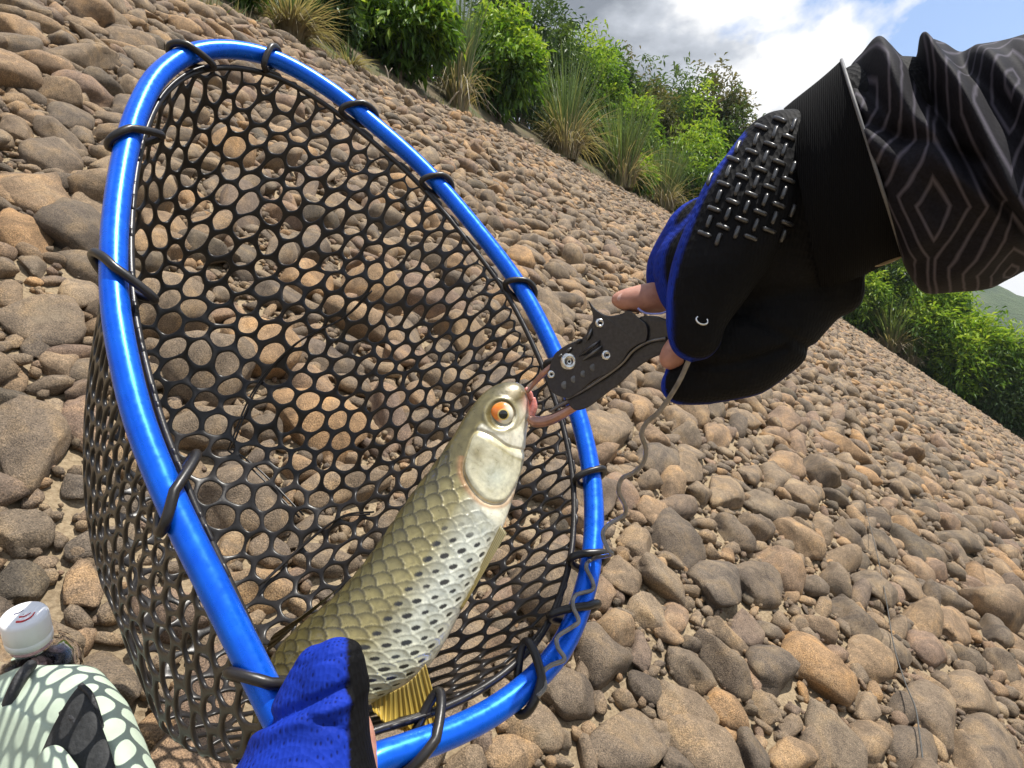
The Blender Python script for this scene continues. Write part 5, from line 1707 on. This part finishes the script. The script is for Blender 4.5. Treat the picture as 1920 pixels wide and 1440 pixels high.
# bottle
bt_top = P(44, 1152, 0.598); bt_dir = unit(P(80, 1296, 0.642) - bt_top)
a1 = unit(np.cross(bt_dir, [0, 1.0, 0])); a2 = np.cross(bt_dir, a1)
def lathe(prof_, n=40):
    aa = np.linspace(0, 2 * math.pi, n, endpoint=False)
    V = np.concatenate([bt_top + bt_dir * z + r * (np.cos(aa)[:, None] * a1 + np.sin(aa)[:, None] * a2) for r, z in prof_])
    i, j = np.meshgrid(np.arange(len(prof_) - 1), np.arange(n), indexing='ij'); j2 = (j + 1) % n
    return V, np.stack([i * n + j, (i + 1) * n + j, (i + 1) * n + j2, i * n + j2], -1).reshape(-1, 4)
bottle = empty('water_bottle', bt_top + bt_dir * 0.20)
tag(bottle, 'clear plastic bottle with white screw cap standing behind the backpack', 'bottle')
M_cap = plain('white_cap_plastic', (0.80, 0.80, 0.82), 0.4, bump_scale=30, bump_str=0.05, var=0.12)
cr_ = 0.0198
V, Fc = lathe([(0.0005, 0.0), (cr_ * 0.80, 0.0), (cr_ * 0.94, 0.0012), (cr_, 0.004), (cr_, 0.024), (cr_ * 0.985, 0.0244), (cr_ * 0.985, 0.0252), (cr_, 0.0256), (cr_, 0.033), (cr_ * 0.9, 0.0335), (cr_ * 0.85, 0.030)])
cap = nobj('cap', V, Fc, M_cap, bottle)
glass, nt, b = mat('clear_bottle_plastic')
b.inputs['Base Color'].default_value = (0.72, 0.72, 0.93, 1)
b.inputs['Transmission Weight'].default_value = 1.0
b.inputs['Roughness'].default_value = 0.04
b.inputs['IOR'].default_value = 1.22
t = nd(nt, 'ShaderNodeTexCoord')
n = nd(nt, 'ShaderNodeTexNoise', {'Vector': t.outputs['Object'], 'Scale': 60.0})
bump(nt, b, n.outputs['Fac'], 0.25, 0.002)
V, Fc = lathe([(0.0165, 0.028), (0.0165, 0.036), (0.019, 0.037), (0.019, 0.039), (0.0185, 0.040), (0.026, 0.047), (0.034, 0.056), (0.0385, 0.070), (0.0395, 0.090), (0.038, 0.094), (0.0395, 0.098), (0.0395, 0.180), (0.036, 0.188), (0.0005, 0.186),
               (0.0005, 0.1845), (0.0350, 0.1865), (0.0385, 0.179), (0.0385, 0.098), (0.037, 0.094), (0.0385, 0.090), (0.0375, 0.0705), (0.033, 0.057), (0.025, 0.048), (0.0165, 0.040), (0.0155, 0.028), (0.0165, 0.028)])
nobj('bottle_body', V, Fc, glass, bottle)
M_red = plain('red_print', (0.55, 0.03, 0.03), 0.5); M_ink = plain('dark_print', (0.05, 0.05, 0.12), 0.5)
# small printed swoosh and marks on the cap
def mark(pts, w, m, name):
    q = catmull(np.array([bt_top - bt_dir * 0.0004 + a1 * x + a2 * y for x, y in pts]), 6)
    V, Fc = tube(q, np.linspace(w, w * 0.4, len(q)), 6)
    nobj(name, V, Fc, m, cap)
sa = -1 if (a1[0] < 0) else 1
mark([(0.001 * sa, 0.010), (0.006 * sa, 0.008), (0.009 * sa, 0.002), (0.008 * sa, -0.004)], 0.0012, M_red, 'printed_mark')
mark([(-0.001 * sa, 0.004), (0.003 * sa, 0.002), (0.005 * sa, -0.003)], 0.0008, M_red, 'printed_mark')
mark([(-0.008 * sa, 0.002), (-0.005 * sa, -0.001), (-0.004 * sa, -0.005)], 0.0007, M_ink, 'printed_mark')

# ------------------------------------------------------------------ thin braided line lying over the stones
lp = [ground_hit(x, y) + SN * 0.055 for x, y in ((1606, 960), (1628, 1070), (1640, 1150), (1650, 1230), (1668, 1300), (1686, 1350), (1692, 1400), (1696, 1450), (1700, 1560))]
q = catmull(np.array(lp), 12)
M_line = plain('braided_line', (0.06, 0.06, 0.055), 0.6)
V, Fc = tube(q, np.linspace(0.0012, 0.0022, len(q)), 6)
tag(nobj('fishing_line', V, Fc, M_line), 'thin dark braided fishing line lying across the stones', 'fishing line')
